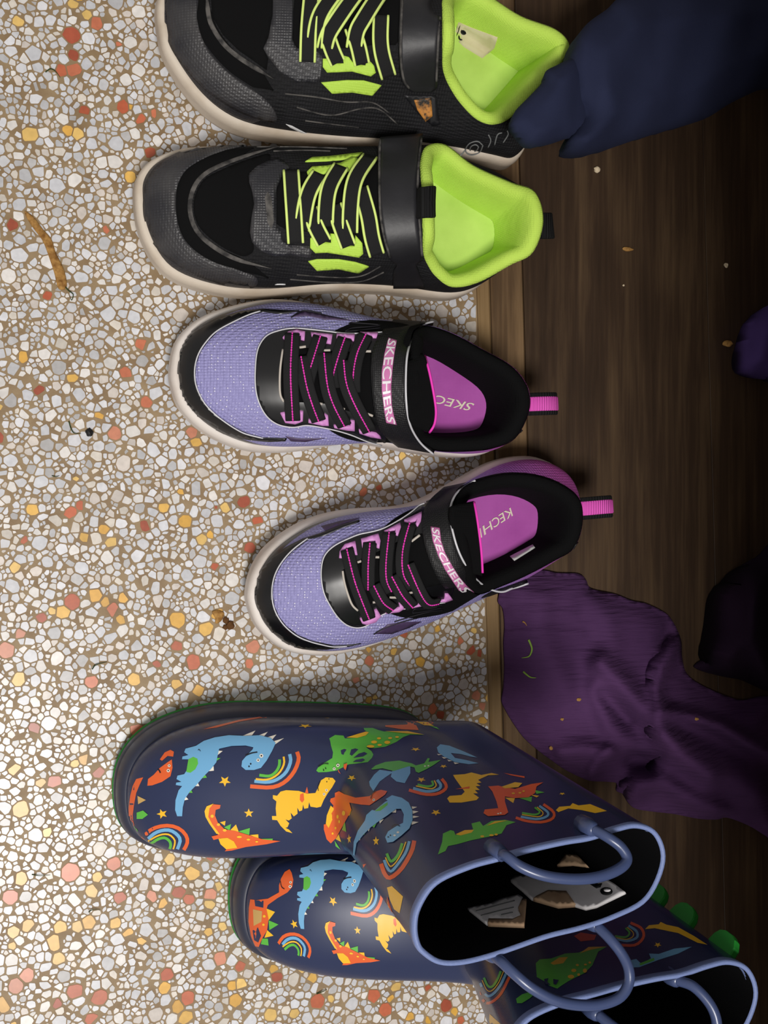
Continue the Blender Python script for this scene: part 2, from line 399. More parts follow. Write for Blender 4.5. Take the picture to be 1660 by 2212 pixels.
def build_floor():
    X0, X1, Y0, Y1 = -.085, .33, -.46, .46
    xs = [-.9, X0, None]; ys = [-1.4, Y0, Y1, 1.4]; V = []
    for y in ys: V += [(-.9, y, 0), (X0, y, 0), (edge_x(y), y, 0)]
    F = [(r * 3 + c, r * 3 + c + 1, r * 3 + c + 4, r * 3 + c + 3) for r in range(3) for c in range(2)]; k = len(V)
    V += [(-.9, -1.4, -.02), (edge_x(-1.4), -1.4, -.02), (edge_x(1.4), 1.4, -.02), (-.9, 1.4, -.02)]
    F += [(k, k + 1, 2, 1, 0), (k + 1, k + 2, 11, 8, 5, 2), (k + 2, k + 3, 9, 10, 11), (k + 3, k, 0, 3, 6, 9), (k + 3, k + 2, k + 1, k)]
    floor = mesh('floor', V, F, [M_matrix, M_far], smooth=False)
    for i, p in enumerate(floor.data.polygons): p.material_index = 0 if i == 3 or i > 5 else 1
    tag(floor, 'terrazzo floor of white, red and yellow stone chips in tan cement', None, None, 'structure')
    rng = random.Random(11)
    g = .0070; grid = {}
    S = []                                        # x, y, r, colour class
    def near(x, y, k=1):
        a, b = int(x // g), int(y // g)
        for i in range(a - k, a + k + 1):
            for j in range(b - k, b + k + 1):
                yield from grid.get((i, j), ())
    def put(x, y, r, c):
        grid.setdefault((int(x // g), int(y // g)), []).append(len(S)); S.append((x, y, r, c))
    for lst, c in ((RED, 'r'), (YEL, 'y')):
        for (ox, oy, s), pts in lst:
            for (a, b, r) in pts:
                p = at(ox + a * s, oy + b * s, 0); rr = r * s * .00029
                if all(math.hypot(S[q][0] - p.x, S[q][1] - p.y) > (S[q][2] + rr) * .6 for q in near(p.x, p.y)): put(p.x, p.y, rr, c)
    for rmin, rmax, tries in ((.0036, .0050, 700), (.0027, .0036, 4500), (.0019, .0027, 17000), (.0013, .0020, 34000), (.0008, .0013, 30000)):
        for _ in range(tries):
            y = rng.uniform(Y0, Y1); x = rng.uniform(X0, edge_x(y) - .0015); r = rng.uniform(rmin, rmax)
            if all((S[q][0] - x) ** 2 + (S[q][1] - y) ** 2 > ((S[q][2] + r) * .84) ** 2 for q in near(x, y, 2)):
                px, py = proj((x, y, 0)); out = not (0 < px < 1660 and 0 < py < 2212)
                put(x, y, r, 'w' if not out or r < .0018 or rng.random() > .13 else rng.choice('rry'))
    whites = [((217, 217, 221), 5), ((207, 208, 213), 5), ((222, 218, 214), 4), ((197, 197, 200), 3), ((210, 201, 193), 2), ((184, 182, 182), 1.5), ((213, 205, 194), 1)]
    wl = [c for c, _ in whites]; ww = [k for _, k in whites]
    reds = [(192, 104, 72), (180, 92, 62), (202, 118, 86), (168, 84, 60), (204, 134, 106)]; yels = [(226, 180, 92), (218, 168, 80), (228, 190, 112), (220, 170, 76)]
    chips = []
    for i, (x, y, r, c) in enumerate(S):
        an0 = rng.uniform(0, 6.28); el = rng.uniform(1.0, 2.0); th = rng.uniform(0, 3.14); n = rng.choice((4, 5, 5, 6, 6))
        P = []
        for k in range(n):
            a = an0 + 2 * math.pi * (k + rng.uniform(-.3, .3)) / n; rr = r * rng.uniform(.98, 1.75)
            u, v = rr * math.cos(a) * math.sqrt(el), rr * math.sin(a) / math.sqrt(el)
            P.append((x + u * math.cos(th) - v * math.sin(th), y + u * math.sin(th) + v * math.cos(th)))
        gap = rng.uniform(.00010, .00040)
        for q in near(x, y, 2):
            if q == i: continue
            x2, y2, r2, _ = S[q]; dx, dy = x2 - x, y2 - y; d = math.hypot(dx, dy)
            if d > (r + r2) * 2.6 or d < 1e-6: continue
            t = (d * d + r * r - r2 * r2) / (2 * d) - gap; nx, ny = dx / d, dy / d; Q = []
            for k in range(len(P)):
                a, b = P[k], P[(k + 1) % len(P)]
                da = (a[0] - x) * nx + (a[1] - y) * ny - t; db = (b[0] - x) * nx + (b[1] - y) * ny - t
                if da <= 0: Q.append(a)
                if (da < 0) != (db < 0) and abs(da - db) > 1e-12:
                    s = da / (da - db); Q.append((a[0] + (b[0] - a[0]) * s, a[1] + (b[1] - a[1]) * s))
            P = Q
            if len(P) < 3: break
        if len(P) < 3: continue
        lim = edge_x(y) - .0008
        P = [(min(a, lim), b) for a, b in P]
        ar = abs(sum(P[k][0] * P[(k + 1) % len(P)][1] - P[(k + 1) % len(P)][0] * P[k][1] for k in range(len(P)))) / 2
        if ar < 1.2e-6: continue
        # soften the corners
        Q = []
        soft = rng.uniform(.04, .13)
        for k in range(len(P)):
            a, b = P[k], P[(k + 1) % len(P)]
            Q += [(a[0] + (b[0] - a[0]) * soft, a[1] + (b[1] - a[1]) * soft), (a[0] + (b[0] - a[0]) * (1 - soft), a[1] + (b[1] - a[1]) * (1 - soft))]
        col = rng.choices(wl, ww)[0] if c == 'w' else rng.choice(reds if c == 'r' else yels)
        f = rng.uniform(.93, 1.05); col = tuple(min(255, v * f) for v in col)
        px, py = proj((x, y, 0)); inside = -10 < px < 1670 and -10 < py < 2222
        chips.append((ar if inside else 0, Q, col, c, (x, y)))
    return floor, chips
FLOOR, CHIPS = build_floor()

def chip_geo(Q, o=(0, 0)):
    n = len(Q); cx = sum(q[0] for q in Q) / n; cy = sum(q[1] for q in Q) / n
    V = [(q[0] - o[0], q[1] - o[1], -.0004) for q in Q] + [(cx + (q[0] - cx) * .94 - o[0], cy + (q[1] - cy) * .94 - o[1], .00022) for q in Q]
    F = [(k, (k + 1) % n, n + (k + 1) % n, n + k) for k in range(n)] + [tuple(range(n, 2 * n))]
    ar = sum(Q[k][0] * Q[(k + 1) % n][1] - Q[(k + 1) % n][0] * Q[k][1] for k in range(n))
    if ar < 0: F = [tuple(reversed(f)) for f in F]
    return V, F
def paint(me, cols):
    at_ = me.color_attributes.new('stone', 'FLOAT_COLOR', 'POINT')
    at_.data.foreach_set('color', [v for c in cols for v in (*lin(c), 1)])
def lay_chips(hidden):
    """the 300 that show largest are parts of their own, the rest is one mass"""
    order = sorted(range(len(CHIPS)), key=lambda i: -(0 if hidden(*CHIPS[i][4]) else CHIPS[i][0] * (2.2 if CHIPS[i][3] != 'w' else 1)))
    for i in order[:300]:
        ar, Q, col, c, o = CHIPS[i]; V, F = chip_geo(Q)
        ob = mesh('stone_chip', V, F, M_chip, FLOOR, smooth=False); paint(ob.data, [col] * len(V))
    V = []; F = []; C = []
    for i in order[300:]:
        ar, Q, col, c, o = CHIPS[i]; v, f = chip_geo(Q); b = len(V); V += v; F += [tuple(k + b for k in x) for x in f]; C += [col] * len(v)
    ob = mesh('small_stone_chips', V, F, M_chip, FLOOR, smooth=False); paint(ob.data, C); ob['kind'] = 'stuff'

# ---- dark stained boards
def wood_material(name, c1, c2, c3, rough=.42):
    m = bpy.data.materials.new(name); m.use_nodes = True; nt = m.node_tree; b = nt.nodes['Principled BSDF']; N = nt.nodes.new; L = nt.links.new
    tc = N('ShaderNodeTexCoord'); mp = N('ShaderNodeMapping'); mp.inputs['Scale'].default_value = (34, 2.2, 34); L(tc.outputs['Object'], mp.inputs['Vector'])
    n1 = N('ShaderNodeTexNoise'); n1.inputs['Scale'].default_value = 1.6; n1.inputs['Detail'].default_value = 9; n1.inputs['Roughness'].default_value = .62; n1.inputs['Distortion'].default_value = .5; L(mp.outputs[0], n1.inputs['Vector'])
    mp2 = N('ShaderNodeMapping'); mp2.inputs['Scale'].default_value = (240, 9, 240); L(tc.outputs['Object'], mp2.inputs['Vector'])
    n2 = N('ShaderNodeTexNoise'); n2.inputs['Scale'].default_value = 1.5; n2.inputs['Detail'].default_value = 6; L(mp2.outputs[0], n2.inputs['Vector'])
    n3 = N('ShaderNodeTexNoise'); n3.inputs['Scale'].default_value = 9; n3.inputs['Detail'].default_value = 3; L(tc.outputs['Object'], n3.inputs['Vector'])
    r = N('ShaderNodeValToRGB'); e = r.color_ramp.elements; e[0].position = .3; e[0].color = rgba(c1); e[1].position = .78; e[1].color = rgba(c3); q = e.new(.52); q.color = rgba(c2)
    ad = N('ShaderNodeMath'); ad.operation = 'MULTIPLY_ADD'; ad.inputs[1].default_value = .28; L(n2.outputs['Fac'], ad.inputs[0])
    ad2 = N('ShaderNodeMath'); ad2.operation = 'MULTIPLY_ADD'; ad2.inputs[1].default_value = .55; L(n1.outputs['Fac'], ad2.inputs[0]); 
    mu = N('ShaderNodeMath'); mu.operation = 'MULTIPLY'; mu.inputs[1].default_value = .25; L(n3.outputs['Fac'], mu.inputs[0]); L(mu.outputs[0], ad2.inputs[2]); L(ad2.outputs[0], ad.inputs[2])
    L(ad.outputs[0], r.inputs[0]); L(r.outputs[0], b.inputs['Base Color'])
    b.inputs['Roughness'].default_value = rough; b.inputs['Specular IOR Level'].default_value = .4
    bp = N('ShaderNodeBump'); bp.inputs['Strength'].default_value = .25; bp.inputs['Distance'].default_value = .0006; L(n2.outputs['Fac'], bp.inputs['Height']); L(bp.outputs[0], b.inputs['Normal'])
    return m
M_wood = wood_material('dark_stained_wood', (34, 25, 18), (60, 45, 33), (98, 78, 56))
M_wood2 = wood_material('worn_edge_wood', (54, 40, 28), (94, 73, 51), (146, 118, 84))
M_strip = wood_material('threshold_wood', (104, 82, 52), (134, 108, 72), (164, 136, 96), .5)
def board(name, a0, a1, ztop, m, parent=None, bev=.0012, y0=-1.4, y1=1.4, zb=-.02):
    """board between two offsets from the terrazzo edge, grain along its length"""
    V = []; prof = [(a0, zb), (a0, ztop - bev), (a0 + bev, ztop), (a1 - bev, ztop), (a1, ztop - bev), (a1, zb)]
    for y in (y0, y1): V += [(edge_x(y, a), y, z) for a, z in prof]
    n = len(prof); F = [(i, (i + 1) % n, n + (i + 1) % n, n + i) for i in range(n)] + [tuple(reversed(range(n))), tuple(range(n, 2 * n))]
    return mesh(name, V, F, m, parent, smooth=False)
WZ = .004
strip = board('trim_1', 0, .0095, .0030, M_strip, bev=.0016)
tag(strip, 'pale worn wooden threshold strip between terrazzo and dark boards', None, None, 'structure')
wood = bpy.data.objects.new('floor_boards', None); COL.objects.link(wood); tag(wood, 'dark brown stained wooden boards beside the terrazzo', None, None, 'structure')
board('underlay', .0096, .90, WZ - .0022, M_wood, wood, bev=.0001)
board('plank', .0098, .034, WZ, M_wood2, wood, bev=.0014)
for k, (a, b_) in enumerate(((.0343, .182), (.1823, .330), (.3303, .48), (.4803, .9))):
    board('plank', a, b_, WZ - .0002, M_wood, wood, bev=.00025)

# ---- added, unseen low bench whose seat overhangs the boards just outside the picture; its shade darkens them
def box(name, a, b, m, parent=None, bev=.003):
    bm = bmesh.new(); bmesh.ops.create_cube(bm, size=1); a, b = Vector(a), Vector(b)
    for v in bm.verts: v.co = Vector([a[i] + (v.co[i] + .5) * (b[i] - a[i]) for i in range(3)])
    bmesh.ops.bevel(bm, geom=bm.edges[:], offset=bev, segments=2, affect='EDGES')
    V = [v.co.copy() for v in bm.verts]; F = [tuple(v.index for v in f.verts) for f in bm.faces]; bm.free()
    return mesh(name, V, F, m, parent, smooth=False)
M_shade_bench = wood_material('shade_bench_wood', (60, 40, 26), (86, 60, 38), (110, 80, 52))
bench = thing('added_shade_bench', (.62, 0, WZ), 'unseen dark wooden bench added to shade the boards', None); bench['kind'] = 'structure'
box('shade_seat', (.325, -.95, .44), (.86, .95, .47), M_shade_bench, bench)
for y in (-.93, .90): box('shade_side_panel', (.60, y, WZ), (.85, y + .03, .44), M_shade_bench, bench)
box('shade_back_panel', (.83, -.90, WZ), (.85, .90, .44), M_shade_bench, bench)
# ================================================================== footwear shapes
def zlift(x): return np.clip((x - .16) / .15, 0, 1.3) * .0048        # heels rest on the boards
NA = 132
SHOE_BOXES = []
def hidden_by_shoes(x, y):
    for ring in SHOE_BOXES:
        c = False; j = len(ring) - 1
        for i in range(len(ring)):
            a, b = ring[i], ring[j]
            if (a[1] > y) != (b[1] > y) and x < (b[0] - a[0]) * (y - a[1]) / (b[1] - a[1]) + a[0]: c = not c
            j = i
        if c: return True
    return False
def sole_rings(S, prof, toe=.010, lift=True):
    """S: plan ring (n,3) of the widest sole line; prof: (inset, z)"""
    x0 = S[:, 0].min(); L = S[:, 0].max() - x0; out = []
    for ins, z in prof:
        r = inset(S, ins); t = np.clip(1 - (r[:, 0] - x0) / (L * .26), 0, 1)
        r[:, 2] = z + toe * t * t * (1 - .35 * min(1, z / .03)) + (zlift(r[:, 0]) if lift else 0); out.append(r)
    return out
def smooth_ring(r, k=2):
    for _ in range(k): r = .25 * np.roll(r, 1, 0) + .5 * r + .25 * np.roll(r, -1, 0)
    return r
def columns(F, T, ns, a=.45, b=.35, out=.004, mid=.5, toe=.0):
    """bezier columns from the sole line F up to the ring T"""
    c = F.mean(0); D = T - F; D2 = D.copy(); D2[:, 2] = 0; dz = D[:, 2]
    t = np.roll(F, -2, 0) - np.roll(F, 2, 0); nrm = np.stack([t[:, 1], -t[:, 0], 0 * t[:, 0]], 1); nrm /= np.linalg.norm(nrm, axis=1)[:, None] + 1e-12
    if np.sum((F - c) * nrm) < 0: nrm = -nrm
    P1 = F + nrm * out + D2 * .02; P1[:, 2] = F[:, 2] + a * dz
    P2 = T - D2 * mid + nrm * out * .4; P2[:, 2] = T[:, 2] - b * dz
    return [F * (1 - s) ** 3 + 3 * P1 * s * (1 - s) ** 2 + 3 * P2 * s * s * (1 - s) + T * s ** 3 for s in np.linspace(0, 1, ns)]

def sneaker(name, keys, label, mats, sole_prof, roll=.0085, cut=None):
    """keys: (sole px, py, collar px, py, z).  Builds sole, upper, collar lining and insole; returns root and ray trees"""
    S = cat_closed([at(k[0], k[1], .012) for k in keys], NA); S = smooth_ring(S, 2)
    T = cat_closed([at(k[2], k[3], k[4]) for k in keys], NA)
    SHOE_BOXES.append([tuple(p[:2]) for p in S])
    T[:, 2] += zlift(T[:, 0]) * .5
    ctr = S.mean(0); root = thing(name, (ctr[0], ctr[1], 0), label, 'shoe', mats.get('group'))
    rings = sole_rings(S, sole_prof)
    so, tsole = loft('sole', rings, mats['sole'], root, cap0=True, cap1=True, flip=True)
    # tread
    tr = sole_rings(S, [(.006, .0), (.0035, .0008), (.003, .0042)]); 
    loft('outsole', tr, mats['outsole'], root, cap0=True, cap1=True, flip=True)
    F = sole_rings(S, [(.0042, .022)])[0]
    cols = columns(F, T, 30)
    up, tup = loft('upper', cols, mats['upper'], root, flip=True)
    if 'rand' in mats:                                     # rand of the toe cap runs down to the sole
        up.data.materials.append(mats['rand'])
        for f in range(5 * NA):
            c_ = f % NA
            if c_ < NA * .19 or c_ > NA * .83: up.data.polygons[f].material_index = 1
        if 'throat' in mats:
            up.data.materials.append(mats['throat'])
            for f in range(20 * NA, 29 * NA):
                if f % NA < NA * .27 or f % NA > NA * .73: up.data.polygons[f].material_index = 2
    # padded collar and lining down to the insole
    ins = sole_rings(S, [(.0145, .024)])[0]
    # insole ring follows the collar's plan but sits low
    ci = T.mean(0); Rn = T.copy()
    low = inset(T, .012); low[:, 2] = .030 + zlift(low[:, 0])
    wI = .35; low[:, :2] = low[:, :2] * (1 - wI) + inset(T, .016)[:, :2] * wI
    low = smooth_ring(low, 14)
    sh_ = mats.get('rim', 0)
    lining = []
    for d, dz in ((0, -.0008), (-.0006, .0008), (.0012, .0024), (.004, .0030), (.0065, .0018), (.0085, -.0018)):
        r = inset(T, d * roll / .0085 + sh_); r[:, 2] += dz; lining.append(r)
    base = lining[-1]
    for s in (.25, .5, .75, 1): lining.append(base * (1 - s) + low * s)
    li, tl = loft('collar_lining', lining, mats['lining'], root, flip=True)
    pv, pf = poly_fill([tuple(p[:2]) for p in low[::2]], .006); zc = float(low[:, 2].mean())
    IV = [Vector((p.x, p.y, .030 + float(zlift(p.x)))) for p in pv]; IF = []
    for x in pf:
        x = tuple(x); IF.append(x if (IV[x[1]] - IV[x[0]]).cross(IV[x[2]] - IV[x[0]]).z > 0 else tuple(reversed(x)))
    mesh('insole', IV, IF, mats['insole'], root); ti = bvh(IV, IF)
    edge_r = inset(low, .0035); edge_r[:, 2] += .0009
    LV = [Vector(p) for r_ in lining for p in r_]; nl_ = len(LV); LF = ring_faces(len(lining), NA)
    tin = bvh(LV + IV, LF + [tuple(i + nl_ for i in x) for x in IF])
    return dict(root=root, sole=tsole, up=tup, lining=tl, insole=ti, inner=tin, S=S, T=T, cols=cols)

# palette of the shoes
def mesh_mat(name, col, col2, s=620, rough=.75, spec=.25):
    return mat(name, col, rough, spec, noise=(45, col2, .35, .75), bump=('cell', s, .8, .0010))
M_blk = mesh_mat('black_mesh', (20, 20, 22), (30, 30, 33), 560)
M_blkf = mat('black_felt', (11, 11, 12), .9, .15, bump=('noise', 2500, .3, .0004))
M_blkgl = mat('black_coated', (24, 24, 27), .38, .5, noise=(40, (36, 36, 40), .4, .8), bump=('noise', 300, .1, .0008))
M_rub = mat('black_rubber_mesh', (36, 36, 41), .45, .5, noise=(26, (80, 78, 77), .46, .8), bump=('cell', 640, .55, .0008))
M_grey = mat('scuffed_grey_seam', (96, 93, 90), .8, .2, noise=(160, (48, 47, 47), .4, .65))
M_lime = mat('lime_green', (188, 226, 84), .6, .35, bump=('cell', 900, .35, .0005))
M_limel = mat('lime_lining', (194, 228, 96), .85, .2, bump=('cell', 800, .5, .0006), noise=(40, (182, 216, 84), .4, .75))
M_limei = mat('lime_insole', (196, 226, 116), .9, .15, noise=(28, (170, 202, 92), .4, .8), bump=('noise', 1500, .2, .0003))
M_sole1 = mat('worn_cream_rubber', (212, 200, 184), .6, .35, noise=(28, (178, 160, 138), .45, .75), bump=('noise', 260, .2, .0008))
M_sole2 = mat('worn_white_rubber', (228, 220, 213), .55, .4, noise=(26, (192, 178, 166), .5, .8), bump=('noise', 260, .2, .0008))
M_tread = mat('grey_tread_rubber', (150, 150, 132), .7, .3)
M_limecord = mat('lime_cord', (222, 244, 136), .7, .3)
M_lace = mat('black_elastic', (32, 32, 33), .85, .2, bump=('noise', 1800, .5, .0005))
K2 = [(284,440,912,450,.083),(298,520,912,480,.082),(352,600,913,505,.080),(461,638,913,530,.076),(569,645,915,552,.070),(700,634,922,570,.064),(833,638,940,597,.058),(939,652,975,620,.055),(992,644,1030,610,.057),(1034,615,1098,573,.064),(1075,560,1146,546,.071),(1090,500,1168,480,.075),(1080,440,1151,419,.073),(1040,390,1100,398,.065),(960,355,1019,361,.057),(850,342,960,317,.056),(740,335,920,320,.062),(620,328,908,350,.070),(504,325,908,375,.076),(400,328,910,400,.080),(325,355,911,420,.082),(290,395,912,435,.083)]
K1 = [(331,30,955,60,.083),(336,90,955,85,.082),(352,145,955,105,.08),(417,231,955,125,.076),(497,285,955,142,.071),(600,308,958,160,.066),(720,322,968,185,.060),(850,330,992,223,.056),(960,345,1029,260,.055),(1040,362,1066,270,.056),(1085,370,1105,250,.060),(1115,338,1172,178,.070),(1130,270,1215,130,.075),(1140,180,1223,100,.075),(1110,110,1194,69,.073),(1040,60,1120,40,.065),(930,30,1050,-5,.058),(800,5,1000,-25,.058),(660,-20,965,-15,.066),(540,-40,955,5,.074),(430,-45,955,25,.079),(355,-20,955,45,.082)]
K3 = [(361,795,880,830,.082),(364,840,880,855,.081),(385,890,882,880,.079),(442,940,884,905,.075),(533,975,886,925,.070),(640,976,892,945,.064),(760,958,905,962,.058),(873,978,945,975,.055),(981,990,1005,976,.055),(1040,980,1060,970,.059),(1075,950,1110,948,.065),(1088,900,1140,890,.070),(1080,840,1138,839,.070),(1050,795,1105,793,.066),(990,755,1040,755,.060),(900,730,980,722,.056),(822,708,925,704,.058),(740,683,895,712,.066),(641,654,886,735,.072),(551,652,883,760,.077),(439,684,881,785,.080),(378,735,880,808,.082)]
K4 = [(524,1270,985,1190,.082),(527,1305,988,1210,.081),(550,1355,993,1232,.079),(611,1403,1000,1250,.075),(700,1414,1006,1264,.070),(790,1394,1015,1276,.064),(880,1358,1035,1284,.058),(970,1315,1080,1267,.056),(1060,1275,1135,1243,.057),(1120,1240,1195,1211,.061),(1165,1195,1235,1185,.066),(1195,1130,1254,1135,.070),(1208,1065,1249,1080,.070),(1190,1015,1210,1045,.066),(1130,986,1150,1024,.060),(1050,998,1080,1022,.056),(965,1045,1010,1042,.058),(870,1090,982,1070,.066),(749,1099,976,1100,.073),(655,1123,976,1125,.078),(575,1173,978,1148,.081),(538,1222,981,1170,.082)]
SOLE_A = [(.0042, .0015), (.0016, .004), (.0, .010), (.0006, .017), (.0002, .0185), (.0012, .0235), (.0030, .0262), (.0070, .0258)]
black_m = dict(rand=M_rub, sole=M_sole1, outsole=M_tread, upper=M_blk, lining=M_limel, insole=M_limei, group='black sneakers with lime lining')
s1 = sneaker('sneaker', K1, 'black sneaker with lime lining cut off by the top edge, navy sleeve over its heel', black_m, SOLE_A)
s2 = sneaker('sneaker', K2, 'black sneaker with lime lining and grey toe scuffs, next to lavender sneaker', black_m, SOLE_A)
M_lav = mat('lavender_glitter_mesh', (140, 136, 192), .6, .4, bump=('cell', 620, .8, .0010))
M_blkl = mat('black_padded_lining', (14, 14, 15), .95, .1, bump=('cell', 900, .5, .0006))
M_mag = mat('magenta_insole', (176, 88, 170), .85, .2, bump=('cell', 1000, .3, .0004), noise=(30, (160, 74, 154), .4, .75))
M_cap = mat('black_glossy_cap', (13, 13, 15), .28, .5, noise=(30, (30, 29, 32), .5, .8))
lav_m = dict(rand=M_cap, throat=M_blkl, rim=.0013, sole=M_sole2, outsole=M_tread, upper=M_lav, lining=M_blkl, insole=M_mag, group='lavender and black sneakers')
s3 = sneaker('sneaker', K3, 'lavender sneaker with black strap lying straight beside the black sneaker', lav_m, SOLE_A)
s4 = sneaker('sneaker', K4, 'lavender sneaker with black strap turned askew, nearest the rain boots', lav_m, SOLE_A)
# ================================================================== details of the black sneakers
def laces(tree, parent, zk, paths, width, offs, m, trim=None, bead=None):
    for pts, off in zip(paths, offs):
        P, NN = surf_path(tree, Z(zk, *pts), 22, off, smooth=4)
        lo = ribbon('lace', P, NN, width, .0014, m, parent)
        if trim:
            for s in (-1, 1):
                ribbon('lace_cord', P, NN, .0016, .0019, trim, lo, shift=s * (width / 2 - .0004), lift=.0001)
        if bead:
            T = np.gradient(P, axis=0); T /= np.linalg.norm(T, axis=1)[:, None]; S = np.cross(NN, T); S /= np.linalg.norm(S, axis=1)[:, None]; U = np.cross(T, S)
            n = 110; u = np.linspace(0, len(P) - 1, n); Q = np.stack([np.interp(u, np.arange(len(P)), (P + U * .0015)[:, k]) for k in range(3)], 1)
            d = np.concatenate([[0], np.cumsum(np.linalg.norm(np.diff(Q, axis=0), axis=1))])
            tube('lace_stitching', Q, .0002 + .00032 * (np.sin(d / .0017 * 2 * math.pi) > -.4), bead, lo, n=5)
M_loop = mat('black_webbing', (22, 22, 23), .8, .25, bump=('X', 160, .9, .0009))
M_ltag = mat('cream_size_label', (214, 204, 170), .8, .2, noise=(50, (190, 176, 140), .4, .8))
M_ink = mat('black_print', (16, 16, 18), .6, .3)
M_whited = mat('white_trim', (226, 226, 226), .5, .4)
M_strap = mat('black_worn_vinyl', (26, 26, 29), .45, .45, noise=(26, (44, 44, 48), .4, .8), bump=('noise', 180, .12, .001))
M_gold = mat('worn_gold_print', (196, 132, 60), .5, .5, noise=(200, (40, 36, 30), .45, .6))
M_greyp = mat('grey_print', (120, 122, 122), .5, .4)
def band(tree, pts, w, name, m, parent, off, thick=.0006, n=40, label=None):
    P, NN = surf_path(tree, pts, n, off, smooth=3); o = ribbon(name, P, NN, w, thick, m, parent, taper=.16)
    if label: o['label'] = label
    return o
# ---- the whole one
r, t = s2['root'], s2['up']
decal('toe_guard', t, Z('A', (640,838),(500,853),(330,903),(205,965),(128,1045),(95,1130),(88,1250),(105,1370),(160,1470),(240,1545),(350,1615),(480,1670),(620,1710),(740,1712),(760,1660),(650,1610),(520,1570),(410,1510),(330,1430),(290,1330),(278,1210),(292,1100),(350,1010),(470,940),(600,895),(700,860)), .0009, M_rub, r, curve=True, zmin=.031)
band(t, Z('A', (740,885),(690,898),(620,922),(480,970),(375,1035),(320,1110),(303,1210),(312,1310),(352,1400),(430,1480),(530,1540),(640,1580),(740,1610),(830,1660)), .011, 'toe_groove', M_blkf, r, -.0001)
band(t, Z('A', (900,882),(820,900),(700,935),(560,985),(450,1040),(390,1110),(362,1200),(365,1290),(400,1380),(470,1450),(560,1510),(660,1555),(760,1580),(850,1600)), .0028, 'toe_seam', M_grey, r, .0005)
decal('vamp_panel', t, Z('A', (830,925),(700,960),(570,1010),(460,1065),(410,1130),(385,1210),(390,1290),(420,1360),(490,1430),(580,1490),(680,1530),(740,1500),(735,1430),(720,1380),(730,1290),(745,1220),(735,1150),(715,1080),(715,1040),(760,1000),(830,965)), .0006, M_blkf, r, curve=True)
decal('throat_overlay', t, Z('A', (830,965),(760,1000),(718,1040),(715,1090),(735,1150),(745,1220),(730,1300),(720,1390),(735,1450),(790,1500),(870,1530),(960,1520),(1080,1540),(1090,1500),(1075,1470),(960,1460),(915,1440),(905,1370),(880,1360),(870,1200),(880,1120),(920,1030),(960,1010),(930,975),(890,955)), .0011, M_rub, r)
decal('tongue', t, Z('A', (880,1130),(920,1045),(1010,1030),(1180,1030),(1350,1000),(1500,960),(1560,1050),(1560,1400),(1530,1500),(1420,1480),(1200,1390),(1060,1385),(930,1370),(880,1340)), .0006, M_blkf, r)
band(t, Z('A', (825,1150),(835,1240),(848,1370)), .004, 'toe_scuff', M_grey, r, .0009, .0003)
decal('side_bar', t, Z('A', (1050,970),(1090,945),(1200,938),(1395,915),(1370,935),(1300,955),(1180,965)), .0008, M_lime, r, sp=6, label='lime green bar')
decal('eyelet_stay', t, Z('A', (1060,1035),(1090,1005),(1180,1000),(1260,985),(1330,950),(1360,955),(1365,985),(1310,1030),(1250,1050),(1180,1045),(1120,1050),(1070,1060)), .0016, M_lime, r, sp=6, label='lime green eyelet stay')
decal('eyelet_stay', t, Z('A', (1080,1425),(1105,1400),(1130,1440),(1205,1450),(1200,1395),(1260,1400),(1270,1460),(1345,1470),(1350,1405),(1390,1450),(1395,1510),(1370,1532),(1290,1520),(1180,1505),(1110,1508),(1080,1480)), .0016, M_lime, r, sp=6, label='lime green eyelet stay')
decal('side_bar', t, Z('A', (1068,1560),(1120,1548),(1250,1548),(1350,1565),(1430,1590),(1370,1630),(1250,1605),(1120,1615)), .0008, M_lime, r, sp=6, label='lime green bar')
for q in (((1500,1590),(1380,1650),(1200,1655),(1000,1640)), ((1520,1625),(1390,1680),(1200,1685),(960,1668)), ((760,880),(1000,880),(1300,890)), ((860,905),(1050,900),(1200,905))): line('side_stitch', t, Z('A', *q), .0005, M_grey, r, .0002)
laces(t, r, 'A', [((1080,1250),(1110,1350),(1162,1447)), ((1222,1230),(1260,1350),(1306,1466)), ((1378,1130),(1425,1290),(1445,1410),(1476,1512)),
                  ((1135,1052),(1072,1160),(1045,1270),(1030,1372)), ((1262,1008),(1190,1140),(1172,1270),(1172,1350)), ((1436,952),(1342,1100),(1318,1250),(1316,1388)), ((965,1035),(980,1250),(993,1450))],
      .0094, [(.001,.0024,.001)]*3 + [(.001,.004,.0045,.001)]*3 + [(.0015,.0045,.0015)], M_lace, trim=M_limecord)
st, tst, sv = strap('strap', [((822,296),(914,288)), ((818,318),(911,320)), ((817,360),(905,372)), ((818,420),(902,430)), ((822,470),(905,485)), ((830,520),(911,530)), ((842,560),(914,560)), ((858,575),(900,574)), ((850,592),(905,590)), ((850,624),(918,624))], t, .0038, M_strap, r, zr=[(.058,.056),(.066,.064),None,None,None,None,None,None,None,None], thick=.0026)
line('strap_edge', tst, [(822,302),(820,340),(820,400),(822,460),(830,510),(843,556)], .0008, M_grey, st, .0002)
line('strap_edge', tst, [(911,300),(906,340),(903,390),(903,440),(908,500),(912,552)], .0008, M_grey, st, .0002)
